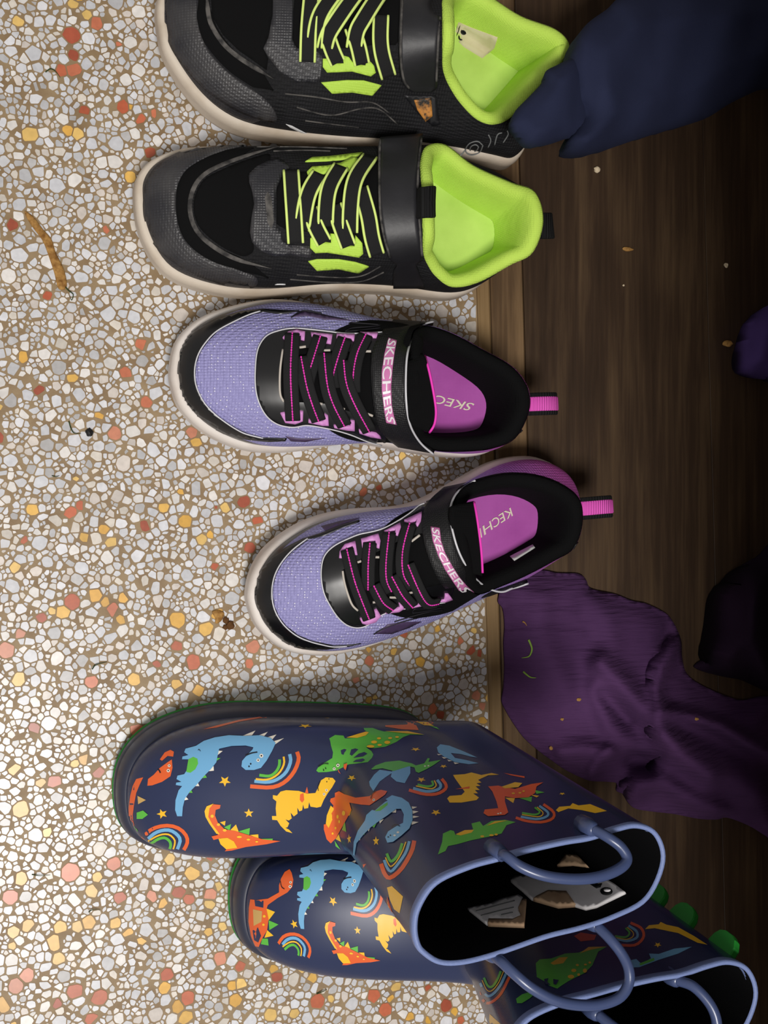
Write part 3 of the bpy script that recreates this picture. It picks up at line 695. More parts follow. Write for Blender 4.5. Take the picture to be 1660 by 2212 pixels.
def loop_tab(root, pts, w, m, m2=None, w2=0, thick=.0016):
    """webbing loop: pts are (px,py,z) out and back"""
    P = cat_open([at(*p) for p in pts], 26); T = np.gradient(P, axis=0); T /= np.linalg.norm(T, axis=1)[:, None]
    side = at(pts[0][0], pts[0][1] + 10, pts[0][2]) - at(*pts[0]); ax = P[12] - P[0]; ax[2] = 0; ax /= np.linalg.norm(ax); sd = np.array([-ax[1], ax[0], 0])
    NN = np.cross(T, sd); o = ribbon('pull_loop', P, NN, w, thick, m, root)
    if m2: ribbon('loop_stripe', P, NN, w2, thick * 1.35, m2, o)
    return o
loop_tab(r, [(1158,488,.066),(1176,488,.069),(1189,488,.066),(1190,488,.060),(1178,488,.055),(1160,488,.052)], .0165, M_loop)
loop_tab(r, [(904,440,.086),(915,438,.0925),(927,437,.0935),(936,436,.089),(930,436,.082),(916,437,.078)], .0185, M_loop)
decal('side_tick', t, Z('A', (855,1722),(935,1728),(935,1737),(855,1731)), .0006, M_whited, r, sp=5)

# ---- the one at the frame's top edge
r, t = s1['root'], s1['up']
decal('toe_guard', t, Z('A', (200,-60),(195,60),(212,170),(262,300),(350,425),(450,530),(580,625),(700,685),(850,725),(880,690),(820,600),(700,510),(600,440),(500,340),(440,240),(405,110),(398,-60)), .0009, M_rub, r, curve=True, zmin=.031)
band(t, Z('A', (425,-60),(440,90),(480,200),(550,300),(640,390),(760,470),(860,540)), .011, 'toe_groove', M_blkf, r, -.0001)
band(t, Z('A', (462,-60),(470,60),(490,150),(560,260),(650,340),(760,410),(860,470)), .0028, 'toe_seam', M_grey, r, .0005)
decal('vamp_panel', t, Z('A', (485,-60),(495,100),(560,210),(650,300),(750,370),(820,420),(830,350),(800,290),(830,220),(855,80),(855,-60)), .0006, M_blkf, r)
decal('throat_overlay', t, Z('A', (860,-60),(855,100),(830,230),(800,290),(830,340),(900,430),(1000,490),(1140,490),(1150,440),(1160,350),(1110,290),(1000,290),(975,240),(980,60),(990,-60)), .0011, M_rub, r)
decal('tongue', t, Z('A', (975,-60),(975,260),(1010,290),(1150,270),(1300,290),(1450,270),(1590,270),(1640,200),(1640,-60)), .0006, M_blkf, r)
decal('eyelet_stay', t, Z('A', (1155,350),(1195,350),(1215,378),(1280,378),(1272,330),(1310,340),(1340,380),(1410,390),(1420,345),(1460,390),(1470,430),(1440,452),(1330,425),(1180,432),(1155,400)), .0016, M_lime, r, sp=6, label='lime green eyelet stay')
decal('side_bar', t, Z('A', (1145,492),(1300,478),(1400,480),(1505,508),(1450,570),(1330,550),(1210,558)), .0008, M_lime, r, sp=6, label='lime green bar')
for q in (((930,560),(1120,580),(1300,610),(1450,610),(1560,680)), ((1000,640),(1200,690),(1370,650),(1490,650),(1600,740)), ((1050,720),(1200,740),(1370,760))): line('side_stitch', t, Z('A', *q), .0005, M_grey, r, .0002)
band(t, Z('A', (935,738),(1030,785),(1135,830)), .0022, 'side_tick', M_whited, r, .0003, .0004)
laces(t, r, 'A', [((1172,190),(1210,300),(1243,372)), ((1330,170),(1365,280),(1388,380)), ((1502,100),(1500,280),(1545,450)),
                  ((1250,-50),(1145,90),(1112,200),(1105,280)), ((1370,-40),(1250,120),(1185,220),(1165,290)), ((1510,-40),(1395,130),(1355,200),(1340,285)), ((1090,-40),(1070,180),(1063,368))],
      .0094, [(.001,.0024,.001)]*3 + [(.001,.004,.0045,.001)]*3 + [(.0015,.0045,.0015)], M_lace, trim=M_limecord)
st, tst, sv = strap('strap', [((866,-20),(960,-20)), ((864,30),(956,30)), ((862,80),(950,80)), ((864,130),(948,130)), ((868,170),(946,172)), ((878,190),(944,190)), ((892,199),(934,199))], t, .0038, M_strap, r, thick=.0026)
line('strap_edge', tst, [(870,-10),(867,60),(866,120),(872,170),(884,190)], .0008, M_grey, st, .0002)
line('strap_edge', tst, [(955,0),(949,60),(945,130),(943,175)], .0008, M_grey, st, .0002)
decal('strap_anchor', t, Z('B', (172,385),(305,388),(322,505),(292,512),(230,460)), .0012, M_strap, r)
decal('worn_logo', t, Z('B', (215,405),(285,395),(290,470),(262,492),(228,445)), .0016, M_gold, r, sp=5, label='flaked gold print')
lin_t = s1['inner']
decal('size_label', lin_t, Z('B', (378,150),(398,90),(450,112),(558,152),(545,195),(495,238),(420,192)), .0007, M_ltag, r, sp=11, label='cream size label')
decal('label_mark', lin_t, [Z('B', (418 + 13 * math.cos(a), 132 + 12 * math.sin(a)))[0] for a in np.linspace(0, 6.0, 12)], .0010, M_ink, r, sp=4)
band(lin_t, Z('B', (398,146),(400,162),(412,165)), .0010, 'label_mark', M_ink, r, .0009, .0003, n=10)
band(lin_t, Z('B', (388,150),(407,98)), .0005, 'label_mark', M_ink, r, .0009, .0003, n=10)
def hexa(cx, cy, a, b): return Z('B', *[(cx + a * math.cos(q) * .8 + b * math.sin(q) * .2, cy + b * math.sin(q) - a * .25 * math.cos(q)) for q in np.linspace(0, 2 * math.pi, 7)])
for a, b in ((44, 26), (22, 13)): line('heel_print', t, hexa(462, 602, a, b), .00045, M_greyp, r, .0003, n=36)
for q in (((405,635),(425,612)), ((518,600),(530,572),(520,548)), ((545,590),(556,548),(575,540)), ((580,580),(600,548),(596,532))): line('heel_print', t, Z('B', *q), .00045, M_greyp, r, .0003, n=12)
# ================================================================== details of the lavender sneakers
def lavender(name, axis, x0, x1):
    m = bpy.data.materials.new(name); m.use_nodes = True; nt = m.node_tree; b = nt.nodes['Principled BSDF']; N = nt.nodes.new; L = nt.links.new
    tc = N('ShaderNodeTexCoord'); dp = N('ShaderNodeVectorMath'); dp.operation = 'DOT_PRODUCT'; dp.inputs[1].default_value = axis; L(tc.outputs['Object'], dp.inputs[0])
    mr = N('ShaderNodeMapRange'); mr.inputs[1].default_value = x0; mr.inputs[2].default_value = x1; L(dp.outputs['Value'], mr.inputs[0])
    r = N('ShaderNodeValToRGB'); e = r.color_ramp.elements; e[0].color = rgba((148, 144, 196)); e[0].position = .0; e[1].color = rgba((208, 96, 190)); e[1].position = 1; q = e.new(.22); q.color = rgba((150, 140, 200)); q = e.new(.6); q.color = rgba((172, 114, 196))
    L(mr.outputs[0], r.inputs[0])
    v = N('ShaderNodeTexVoronoi'); v.inputs['Scale'].default_value = 560; v.inputs['Randomness'].default_value = .2; L(tc.outputs['Object'], v.inputs['Vector'])
    lt = N('ShaderNodeMath'); lt.operation = 'LESS_THAN'; lt.inputs[1].default_value = .24; L(v.outputs['Distance'], lt.inputs[0])
    sp = N('ShaderNodeSeparateColor'); L(v.outputs['Color'], sp.inputs[0]); gt = N('ShaderNodeMath'); gt.operation = 'GREATER_THAN'; gt.inputs[1].default_value = .6; L(sp.outputs[0], gt.inputs[0])
    mu = N('ShaderNodeMath'); mu.operation = 'MULTIPLY'; L(lt.outputs[0], mu.inputs[0]); L(gt.outputs[0], mu.inputs[1])
    fr = N('ShaderNodeMath'); fr.operation = 'SUBTRACT'; fr.inputs[0].default_value = 1; L(mr.outputs[0], fr.inputs[1]); mu2 = N('ShaderNodeMath'); mu2.operation = 'MULTIPLY'; L(mu.outputs[0], mu2.inputs[0]); L(fr.outputs[0], mu2.inputs[1])
    x = N('ShaderNodeMix'); x.data_type = 'RGBA'; x.inputs[7].default_value = rgba((222, 220, 238)); L(mu2.outputs[0], x.inputs[0]); L(r.outputs[0], x.inputs[6]); L(x.outputs[2], b.inputs['Base Color'])
    bp = N('ShaderNodeBump'); bp.inputs['Strength'].default_value = .9; bp.inputs['Distance'].default_value = .0011; bp.invert = True; L(v.outputs['Distance'], bp.inputs['Height']); L(bp.outputs[0], b.inputs['Normal'])
    b.inputs['Roughness'].default_value = .55
    return m
M_pipe = mat('silver_piping', (205, 205, 210), .35, .5)
M_pinke = mat('pink_eyelet_rubber', (210, 140, 206), .45, .4)
M_pinks = mat('magenta_thread', (240, 62, 190), .6, .3)
M_raw = mat('raw_white_edge', (196, 188, 178), .8, .2)
M_str = mat('black_nylon_strap', (20, 20, 22), .5, .4, bump=('cell', 900, .6, .0006))
M_ppatch = mat('pink_strap_patch', (206, 120, 176), .5, .4)
M_wlet = mat('silver_white_print', (232, 226, 232), .4, .5)
M_pinkb = mat('pink_webbing', (232, 92, 196), .6, .35, bump=('X', 190, .8, .0008))
M_gold2 = mat('pale_silver_print', (226, 216, 196), .45, .4)
M_flame = mat('dark_violet_print', (70, 54, 86), .5, .4)
M_flameb = mat('black_line_print', (20, 18, 26), .5, .4)
def lav_shoe(d, zk, P, word='SKECHERS'):
    r, t = d['root'], d['up']
    up = [o for o in r.children if o.name.startswith('upper')][0]; up.data.materials[0] = lavender('lavender_to_magenta_mesh', P['axis'], .015, .10)
    decal('toe_cap', t, Z(zk, *P['cap']), .0008, M_cap, r, sp=6, zmin=.0305, label='glossy black toe cap')
    line('piping', t, Z(zk, *P['cap_pipe']),   .00045, M_pipe, r, .0011, n=70)
    decal('eyestay', t, Z(zk, *P['stay']), .0012, M_cap, r, sp=7, label='glossy black lace panel')
    line('piping', t, Z(zk, *P['stay_pipe']), .00045, M_pipe, r, .0014, n=90)
    decal('tongue', t, Z(zk, *P['throat']), .0015, M_blkl, r)
    line('throat_edge', t, Z(zk, *P['raw']), .0007, M_raw, r, .0016, n=24)
    for a, b in P['dash']: line('throat_edge', t, Z(zk, a, b), .0008, M_raw, r, .002, n=8)
    for q in P['eye']: decal('eyelet', t, Z(zk, *q), .0030, M_pinke, r, sp=6, label='pink rubber eyelet')
    laces(t, r, zk, P['lace'], P['lw'], P['loff'], M_lace, bead=M_pinks)
    st, ts, sv = strap('strap', P['strap'], t, .0042, M_str, r, zr=P.get('strap_z'), thick=.0024)
    line('strap_piping', ts, [q[1] for q in P['strap']], .0007, M_pipe, st, .0003, n=60)
    decal('strap_patch', ts, P['patch'], .0005, M_ppatch, st, sp=6, label='pink logo patch')
    text_decal('lettering', 'SKECHERS', ts, P['txt'][0], P['txt'][1], .0010, M_wlet, st, shear=.2, bold=.012, label='white block lettering')
    tg, tt, tv = strap('tongue_top', P['tong'], d['insole'], .01, M_blkl, r, zr=P['tong_z'], thick=.004, nl=20)
    line('tongue_binding', tt, P['tong_edge'], .0008, M_pinks, tg, .0002, n=24)
    for q in P.get('flame', ()): decal('side_print', t, Z(zk, *q), .0004, M_flame, r, sp=6)
    for q in P.get('flines', ()): line('side_print', t, Z(*q), .00045, M_flameb, r, .0003, n=24)
    for q in P.get('heel', ()): line('heel_print', t, Z(*q), .0006, M_flameb, r, .0002, n=20)
    loop_tab(r, P['loop'], .0145, M_loop, M_pinkb, .0098)
    text_decal('lettering', word, d['insole'], P['itxt'][0], P['itxt'][1], .0006, M_gold2, r, shear=.25, bold=.006, label='pale lettering')
P3 = dict(axis=(1, .02, 0),
 cap=[(165,375),(230,305),(330,247),(450,190),(600,146),(760,130),(900,140),(1020,142),(960,152),(880,162),(760,147),(680,167),(560,217),(440,282),(370,352),(310,432),(280,522),(275,612),(290,692),(330,782),(400,862),(490,932),(590,990),(660,1020),(760,1045),(930,1050),(920,1066),(800,1072),(640,1055),(480,1015),(345,945),(240,858),(168,780),(148,720),(152,680),(142,560),(146,470)],
 cap_pipe=[(740,150),(660,175),(550,225),(430,290),(360,360),(305,440),(278,530),(275,610),(290,690),(340,790),(410,865),(500,935),(590,990),(650,1015),(760,1042)],
 stay=[(1640,300),(1350,310),(1180,290),(980,272),(870,290),(790,320),(740,380),(715,450),(705,560),(705,660),(720,760),(760,850),(810,910),(880,950),(980,965),(1060,950),(1150,960),(1280,985),(1400,1020),(1500,1060),(1640,1095)],
 stay_pipe=[(1610,302),(1480,308),(1350,310),(1180,290),(980,272),(870,290),(790,320),(740,380),(715,450),(705,560),(705,660),(720,760),(760,850),(810,910),(880,950),(980,965),(1060,950),(1150,960),(1280,985),(1400,1020),(1500,1060),(1610,1088)],
 throat=[(900,420),(1000,400),(1200,430),(1580,450),(1590,900),(1400,860),(1200,800),(1030,790),(930,800),(890,740),(878,640),(885,520)],
 raw=[(902,422),(885,540),(880,650),(885,740),(910,785)],
 dash=[((1020,410),(1065,405)),((1180,432),(1240,432)),((1490,440),(1530,440)),((1150,795),(1185,800)),((1310,825),(1345,835)),((1490,860),(1545,880))],
 eye=[[(900,345),(940,305),(1000,292),(1060,305),(1055,360),(1030,355),(1030,325),(950,325),(915,355)],[(1100,310),(1255,325),(1245,385),(1210,380),(1215,345),(1110,340)],[(1285,320),(1415,325),(1408,375),(1390,350),(1285,355)],[(1450,310),(1580,315),(1570,345),(1460,335)],
      [(885,860),(925,855),(920,900),(1020,910),(1020,845),(1048,850),(1045,915),(990,935),(920,925)],[(1085,905),(1190,915),(1200,865),(1225,880),(1230,945),(1190,945),(1085,925)],[(1265,945),(1385,950),(1385,910),(1415,915),(1415,980),(1360,975),(1270,960)],[(1445,975),(1570,1000),(1605,1030),(1530,1020),(1450,995)]],
 lace=[((1168,345),(1118,500),(1085,600),(1068,680)),((1342,358),(1292,500),(1258,620),(1262,690)),((1492,335),(1428,470),(1402,620),(1405,720)),((1032,480),(1080,700),(1158,908)),((1195,460),(1232,720),(1342,940)),((1335,510),(1368,700),(1520,975)),((968,325),(960,600),(975,905))],
 lw=.0090, loff=[(.0026,.0035,.0026)]*3 + [(.003,.0062,.0028)]*3 + [(.003,.006,.003)],
 strap=[(Z('D',(370,165))[0],Z('D',(655,184))[0])] + [tuple(Z('D', a, b)) for a, b in [((290,240),(560,215)),((228,350),(490,330)),((207,450),(463,440)),((207,600),(455,600)),((220,750),(458,750)),((240,880),(475,880)),((270,960),(510,975)),((330,1030),(570,1060)),((400,1085),(655,1130))]],
 strap_z=[(.052,.050),(.063,.061)] + [None] * 8,
 patch=Z('D',(330,300),(390,318),(375,400),(360,520),(350,650),(355,780),(370,860),(390,920),(315,905),(300,820),(283,680),(283,540),(300,420)),
 txt=(Z('D',(330,308),(304,420),(288,540),(288,680),(304,820),(322,900)), Z('D',(386,322),(371,400),(356,520),(346,650),(351,780),(382,912))),
 tong=[tuple(Z('D', a, b)) for a, b in [((465,470),(560,408)),((462,520),(598,440)),((458,600),(628,560)),((460,700),(655,690)),((468,800),(672,800)),((480,880),(668,895)),((500,930),(625,978))]],
 tong_z=[(.083,.080),(.0855,.084),(.0865,.0855),(.086,.085),(.0845,.083),(.082,.080),(.079,.076)],
 tong_edge=Z('D',(592,428),(618,520),(640,620),(660,730),(672,830),(660,920),(625,975)),
 flame=[[(965,185),(1050,142),(1200,168),(1390,208),(1200,200),(1060,172)],[(920,1035),(1000,1050),(1090,1052),(1200,1050),(1060,1075),(960,1070)]],
 flines=[('C',(1350,285),(1400,262),(1500,255),(1600,245)),('C',(1375,240),(1390,225),(1450,228),(1600,240)),('C',(1345,288),(1450,280),(1600,262)),('C',(960,188),(1050,140),(1180,160))],
 heel=[('D',(1140,468),(1180,478)),('D',(1180,498),(1240,520)),('D',(1250,560),(1285,590)),('D',(1290,620),(1305,660)),('D',(1290,960),(1250,1000))],
 loop=[(1130,874,.063),(1155,873,.067),(1185,872,.067),(1199,872,.063),(1194,872,.057),(1165,873,.052),(1135,874,.050)],
 itxt=(Z('D',(948,770),(800,738),(665,705),(520,672),(400,645)), Z('D',(920,825),(790,798),(655,766),(510,735),(390,708))))
P4 = dict(axis=(.97, .2, 0),
 cap=[(1000,592),(860,635),(700,697),(560,740),(430,805),(310,893),(222,1000),(172,1085),(160,1150),(180,1190),(210,1275),(258,1360),(306,1440),(320,1500),(425,1558),(560,1588),(740,1592),(900,1572),(1010,1548),(900,1562),(800,1566),(700,1545),(620,1527),(520,1485),(430,1415),(372,1340),(338,1260),(326,1180),(328,1100),(352,1010),(402,920),(482,832),(600,742),(720,715),(860,655),(1000,606)],
 cap_pipe=[(600,742),(482,830),(402,920),(350,1010),(326,1100),(323,1180),(336,1260),(370,1340),(430,1418),(520,1488),(620,1529),(700,1549),(800,1568),(900,1563)],
 stay=[(1640,350),(1500,462),(1420,530),(1330,590),(1200,660),(1100,690),(1000,710),(900,750),(800,800),(730,870),(705,960),(705,1060),(725,1160),(770,1250),(830,1340),(900,1400),(980,1420),(1060,1400),(1150,1330),(1250,1290),(1400,1262),(1540,1235),(1700,1215),(1740,1100),(1720,700)],
 stay_pipe=[(1500,460),(1420,530),(1330,590),(1200,660),(1100,690),(1000,710),(900,750),(800,800),(730,870),(705,960),(705,1060),(725,1160),(770,1250),(830,1340),(900,1400),(980,1420),(1060,1400),(1150,1330),(1250,1290),(1400,1262),(1540,1235),(1660,1220)],
 throat=[(870,980),(950,920),(1100,860),(1300,760),(1480,700),(1600,700),(1720,900),(1720,1060),(1500,1110),(1380,1140),(1230,1180),(1110,1220),(1000,1290),(940,1250),(890,1120)],
 raw=[(870,985),(880,1060),(905,1150),(940,1240),(985,1285)],
 dash=[((985,920),(1015,910)),((1120,880),(1155,880)),((1405,760),(1470,715)),((1100,1220),(1130,1215)),((1230,1180),(1290,1180)),((1380,1145),(1430,1135))],
 eye=[[(845,890),(850,840),(890,790),(970,765),(985,865),(965,865),(950,800),(900,820),(870,850),(870,890)],[(1015,750),(1150,710),(1165,760),(1155,815),(1135,810),(1125,755),(1030,775),(1025,815)],[(1195,690),(1320,630),(1325,660),(1300,720),(1280,715),(1285,675),(1200,710)],[(1350,610),(1490,550),(1480,610),(1455,650),(1440,640),(1455,600),(1360,650)],
      [(1000,1345),(1020,1335),(1050,1355),(1120,1320),(1110,1280),(1130,1270),(1160,1320),(1120,1365),(1050,1385),(1015,1375)],[(1185,1270),(1240,1270),(1310,1255),(1300,1225),(1325,1220),(1340,1260),(1300,1285),(1200,1300)],[(1380,1245),(1480,1222),(1480,1190),(1530,1215),(1470,1238),(1400,1255)],[(1606,1202),(1655,1195),(1660,1150),(1685,1150),(1715,1185),(1660,1205)]],
 lace=[((1085,782),(1067,950),(1063,1120)),((1235,705),(1207,900),(1205,1040),(1245,1130)),((1395,640),(1335,830),(1335,1000),(1400,1100)),((1110,1090),(1170,1190),(1250,1262)),((1250,1020),(1315,1130),(1400,1238)),((1375,930),(1440,1080),(1510,1195),(1600,1205)),((907,832),(965,1060),(1068,1335))],
 lw=.0082, loff=[(.0026,.0035,.0026)]*3 + [(.003,.0062,.0028)]*3 + [(.003,.006,.003)],
 strap=[tuple(Z('G', a, b)) for a, b in [((330,305),(555,258)),((240,385),(440,332)),((190,460),(390,412)),((172,560),(376,510)),((180,660),(392,620)),((210,780),(432,760)),((255,900),(490,875)),((310,1000),(560,965)),((390,1072),(640,1028)),((500,1108),(740,1056)),((590,1105),(830,1030)),((660,1090),(935,994))]],
 strap_z=[(.052,.052),(.062,.062)] + [None] * 6 + [(.060,.060),(.054,.055),(.050,.053),(.048,.052)],
 patch=Z('G',(235,590),(300,600),(310,690),(340,780),(390,870),(440,950),(500,1020),(555,1068),(455,1072),(400,990),(340,900),(290,800),(250,690)),
 txt=(Z('G',(243,602),(258,690),(296,800),(348,898),(404,985),(458,1064)), Z('G',(296,606),(306,690),(336,782),(386,868),(436,948),(540,1062))),
 tong=[tuple(Z('G', a, b)) for a, b in [((385,440),(545,405)),((378,520),(562,480)),((388,600),(575,580)),((410,690),(590,680)),((440,780),(600,780)),((480,860),(606,880)),((530,925),(606,945))]],
 tong_z=[(.083,.079),(.0855,.084),(.0865,.0855),(.086,.085),(.0845,.083),(.082,.080),(.079,.077)],
 tong_edge=Z('G',(547,415),(563,500),(578,600),(592,710),(602,820),(607,920)),
 flame=[[(1110,1475),(1160,1450),(1220,1400),(1330,1385),(1480,1380),(1380,1430),(1250,1475)],[(700,640),(850,600),(1000,575),(860,632),(740,680)]],
 flines=[('E',(1110,1478),(1170,1440),(1300,1390),(1450,1350)),('E',(1410,1310),(1430,1280),(1520,1275),(1650,1245)),('E',(1410,1312),(1500,1300),(1640,1270)),('E',(1270,1380),(1400,1340),(1550,1300),(1650,1290))],
 heel=[('G',(1000,240),(1060,245)),('G',(1050,258),(1120,275)),('G',(1130,290),(1180,320)),('G',(1190,330),(1230,355)),('G',(1290,700),(1260,750))],
 loop=[(1240,1100,.063),(1268,1098,.067),(1302,1095,.067),(1318,1094,.063),(1312,1094,.057),(1280,1097,.052),(1245,1100,.050)],
 itxt=(Z('G',(805,452),(720,505),(640,560),(520,650),(340,780)), Z('G',(838,502),(753,556),(673,612),(553,702),(373,832))))
lav_shoe(s3, 'C', P3); lav_shoe(s4, 'E', P4, 'KECHERS')
decal('size_label', s4['inner'], Z('G',(806,806),(836,836),(985,742),(970,722)), .0006, M_whited, s4['root'], sp=8, label='white size label')
# ================================================================== rain boots
KB = [(244,1700,894,2005),(252,1765,900,2040),(284,1808,914,2060),(350,1832,950,2082),(430,1834,1000,2082),(520,1818,1059,2068),(620,1792,1113,2050),(720,1770,1185,2025),(820,1752,1258,2007),(890,1732,1330,1982),(935,1695,1400,1942),(950,1650,1436,1860),(935,1585,1420,1800),(890,1543,1377,1781),(820,1527,1330,1790),(700,1521,1276,1808),(591,1519,1221,1817),(501,1519,1149,1833),(420,1530,1077,1853),(340,1557,1015,1870),(285,1597,940,1905),(254,1645,902,1960)]
KB2 = [(a + 252 - .03 * (a - 244), b + 240 + (34 if 13 <= i <= 17 else 24 if i == 18 else 12 if i == 19 else 0), c + 200, d + 295) for i, (a, b, c, d) in enumerate(KB)]
RIM_Z = .24
M_boot = mat('navy_rubber', (38, 47, 80), .27, .5, noise=(14, (44, 53, 86), .4, .7))
M_bootf = mat('navy_foxing_rubber', (44, 48, 66), .42, .5)
M_bgreen = mat('green_outsole_rubber', (34, 132, 46), .5, .4)
M_rim = mat('blue_rim_binding', (112, 128, 174), .55, .45, bump=('noise', 900, .3, .0006))
M_handle = mat('slate_blue_handle', (62, 74, 110), .3, .5)
M_blin = mat('black_boot_lining', (9, 9, 11), .95, .1, bump=('noise', 1600, .3, .0004))
M_paper = mat('torn_paper_label', (236, 234, 236), .85, .2, noise=(60, (214, 210, 210), .4, .8))
M_paperb = mat('stained_paper_back', (190, 160, 130), .85, .2, noise=(70, (160, 128, 100), .4, .7))
def boot(keys, label, lift=False):
    S = smooth_ring(cat_closed([at(k[0], k[1], .012) for k in keys], NA), 2); R = smooth_ring(cat_closed([at(k[2], k[3], RIM_Z) for k in keys], NA), 1)
    SHOE_BOXES.append([tuple(p[:2]) for p in S]); ctr = S.mean(0)
    root = thing('rain_boot', (ctr[0], ctr[1], 0), label, 'boot', 'navy dinosaur rain boots')
    loft('outsole', sole_rings(S, [(.003, .0), (.0002, .0012), (-.0003, .0045), (.001, .0052)], toe=.004, lift=lift), M_bgreen, root, cap0=True, cap1=True, flip=True)
    loft('foxing', sole_rings(S, [(.0015, .0045), (.0002, .007), (.0004, .0130), (.0011, .0140), (.0009, .0155), (.0018, .0220), (.0030, .0260), (.0056, .0290), (.0095, .0285)], toe=.004, lift=lift), M_bootf, root, cap1=True, flip=True)
    F = sole_rings(S, [(.0065, .0245)], toe=.004, lift=lift)[0]
    rc = R.mean(0); heel = S[:, 0].max(); ac = np.array([heel - .052, S[NA // 2, 1] * .0 + (S[int(NA * .36), 1] + S[int(NA * .64), 1]) / 2, .098])
    A = R - rc; A = A * np.array([.098 / np.ptp(R[:, 0]), .073 / np.ptp(R[:, 1]), 0]) + ac
    # foot columns then shaft
    D = A - F; D2 = D.copy(); D2[:, 2] = 0; dz = D[:, 2]; dist = np.linalg.norm(D2, axis=1)[:, None]
    t = np.roll(F, -2, 0) - np.roll(F, 2, 0); nrm = np.stack([t[:, 1], -t[:, 0], 0 * t[:, 0]], 1); nrm /= np.linalg.norm(nrm, axis=1)[:, None]
    if np.sum((F - F.mean(0)) * nrm) < 0: nrm = -nrm
    fw = np.clip(dist / .11, 0, 1)
    P1 = F + nrm * .006; P1[:, 2] = F[:, 2] + dz * .52
    shaft = R - A; up = shaft / np.linalg.norm(shaft, axis=1)[:, None]
    P2 = A - D2 * (.42 * fw) - up * .012; P2[:, 2] -= .020 * fw[:, 0]
    rings = [F * (1 - s) ** 3 + 3 * P1 * s * (1 - s) ** 2 + 3 * P2 * s * s * (1 - s) + A * s ** 3 for s in np.linspace(0, 1, 26)]
    sh = []
    for s in np.linspace(0, 1, 22)[1:]:
        h0 = up * .10; h1 = shaft * 1.0
        q = A * (2 * s ** 3 - 3 * s ** 2 + 1) + h0 * (s ** 3 - 2 * s ** 2 + s) + R * (-2 * s ** 3 + 3 * s ** 2) + h1 * (s ** 3 - s ** 2); sh.append(q)
    allr = rings + sh
    for k in range(20, 34):                                    # ease the ankle
        allr[k] = .25 * allr[k - 1] + .5 * allr[k] + .25 * allr[k + 1]
    up_o, tree = loft('upper', allr, M_boot, root, flip=True)
    # rim binding
    rb = []
    for d, z in ((.0, -.005), (-.0005, -.0045), (-.0007, -.001), (-.0002, .0007), (.0009, .0008), (.0019, .0), (.0022, -.005)):
        q = inset(R, d); q[:, 2] += z; rb.append(q)
    loft('rim_binding', rb, M_rim, root, flip=True)
    ins = []
    for s in np.linspace(0, 1, 14):
        q = inset(R, .0021) * (1 - s) + (inset(A, .0035)) * s if s < 1 else inset(A, .0035)
        q = q.copy(); ins.append(q)
    low = ins[-1].copy(); low = low.mean(0) + (low - low.mean(0)) * .62; low[:, 2] = .055; ins.append(low)
    li, tl = loft('lining', ins, M_blin, root, cap1=True, flip=True)
    return dict(root=root, up=tree, lining=tl, rings=allr, R=R, S=S)
b1 = boot(KB, 'navy dinosaur rain boot nearest the sneakers, torn paper labels inside'); b2 = boot(KB2, 'navy dinosaur rain boot behind the other, green spikes down its back', True)
def handle(b, pts, rad=.0026):
    P = cat_open([at(*p) for p in pts], 60); h = tube('handle', P, rad, M_handle, b['root'], n=12)
    for e in (0, -1):
        q = Vector(P[e]); tube('handle_root', [q + Vector((0, 0, -.012)), q + Vector((0, 0, -.005)), q + Vector((0, 0, .0005)), q + Vector((0, 0, .002))], [.0042, .0044, .0036, .002], M_handle, h, n=12)
handle(b1, [p + (z,) for p, z in zip(Z('K', (618,512),(655,528),(740,590),(880,642),(1050,662),(1200,648),(1320,602),(1370,545),(1335,472),(1250,408),(1165,362)), (.240,.246,.250,.253,.254,.254,.253,.251,.249,.246,.240))])
handle(b1, [p + (z,) for p, z in zip(Z('K', (575,1118),(625,1160),(700,1230),(800,1312),(930,1382),(1060,1412),(1200,1412),(1320,1372),(1378,1290),(1380,1200),(1340,1110),(1270,1020),(1185,935)), (.236,.243,.248,.251,.252,.252,.252,.252,.251,.250,.247,.243,.236))])
handle(b2, [(1462,2117,.238),(1500,2132,.245),(1535,2170,.25),(1549,2210,.252),(1542,2250,.252),(1490,2285,.252),(1410,2275,.252),(1345,2232,.249),(1290,2190,.238)])

# ---- flat printed motifs, thin colour films on the rubber
PC = dict(b=mat('print_sky_blue', (112, 172, 214), .28, .5), g=mat('print_green', (92, 182, 66), .28, .5), o=mat('print_orange', (226, 98, 46), .28, .5), y=mat('print_yellow', (240, 188, 44), .28, .5),
          c=mat('print_cream', (232, 226, 212), .4, .45), k=mat('print_black', (20, 22, 34), .28, .5), n=M_boot, t=mat('print_tan', (196, 160, 96), .5, .4))
PO = list(PC)
def circ(x, y, rx, ry=None, n=10): ry = ry or rx; return [(x + rx * math.cos(2 * math.pi * i / n), y + ry * math.sin(2 * math.pi * i / n)) for i in range(n)]
def star(x, y, rx, ry=None, a=.3): ry = ry or rx; return [(x + rx * (1 if i % 2 == 0 else .42) * math.cos(a + math.pi * i / 5), y + ry * (1 if i % 2 == 0 else .42) * math.sin(a + math.pi * i / 5)) for i in range(10)]
def stroke(pts, w, n=14):
    P = cat_open(pts, n); T = np.gradient(P, axis=0); T /= np.linalg.norm(T, axis=1)[:, None] + 1e-9; S = np.stack([-T[:, 1], T[:, 0]], 1) * w / 2
    return [tuple(p) for p in P + S] + [tuple(p) for p in (P - S)[::-1]]
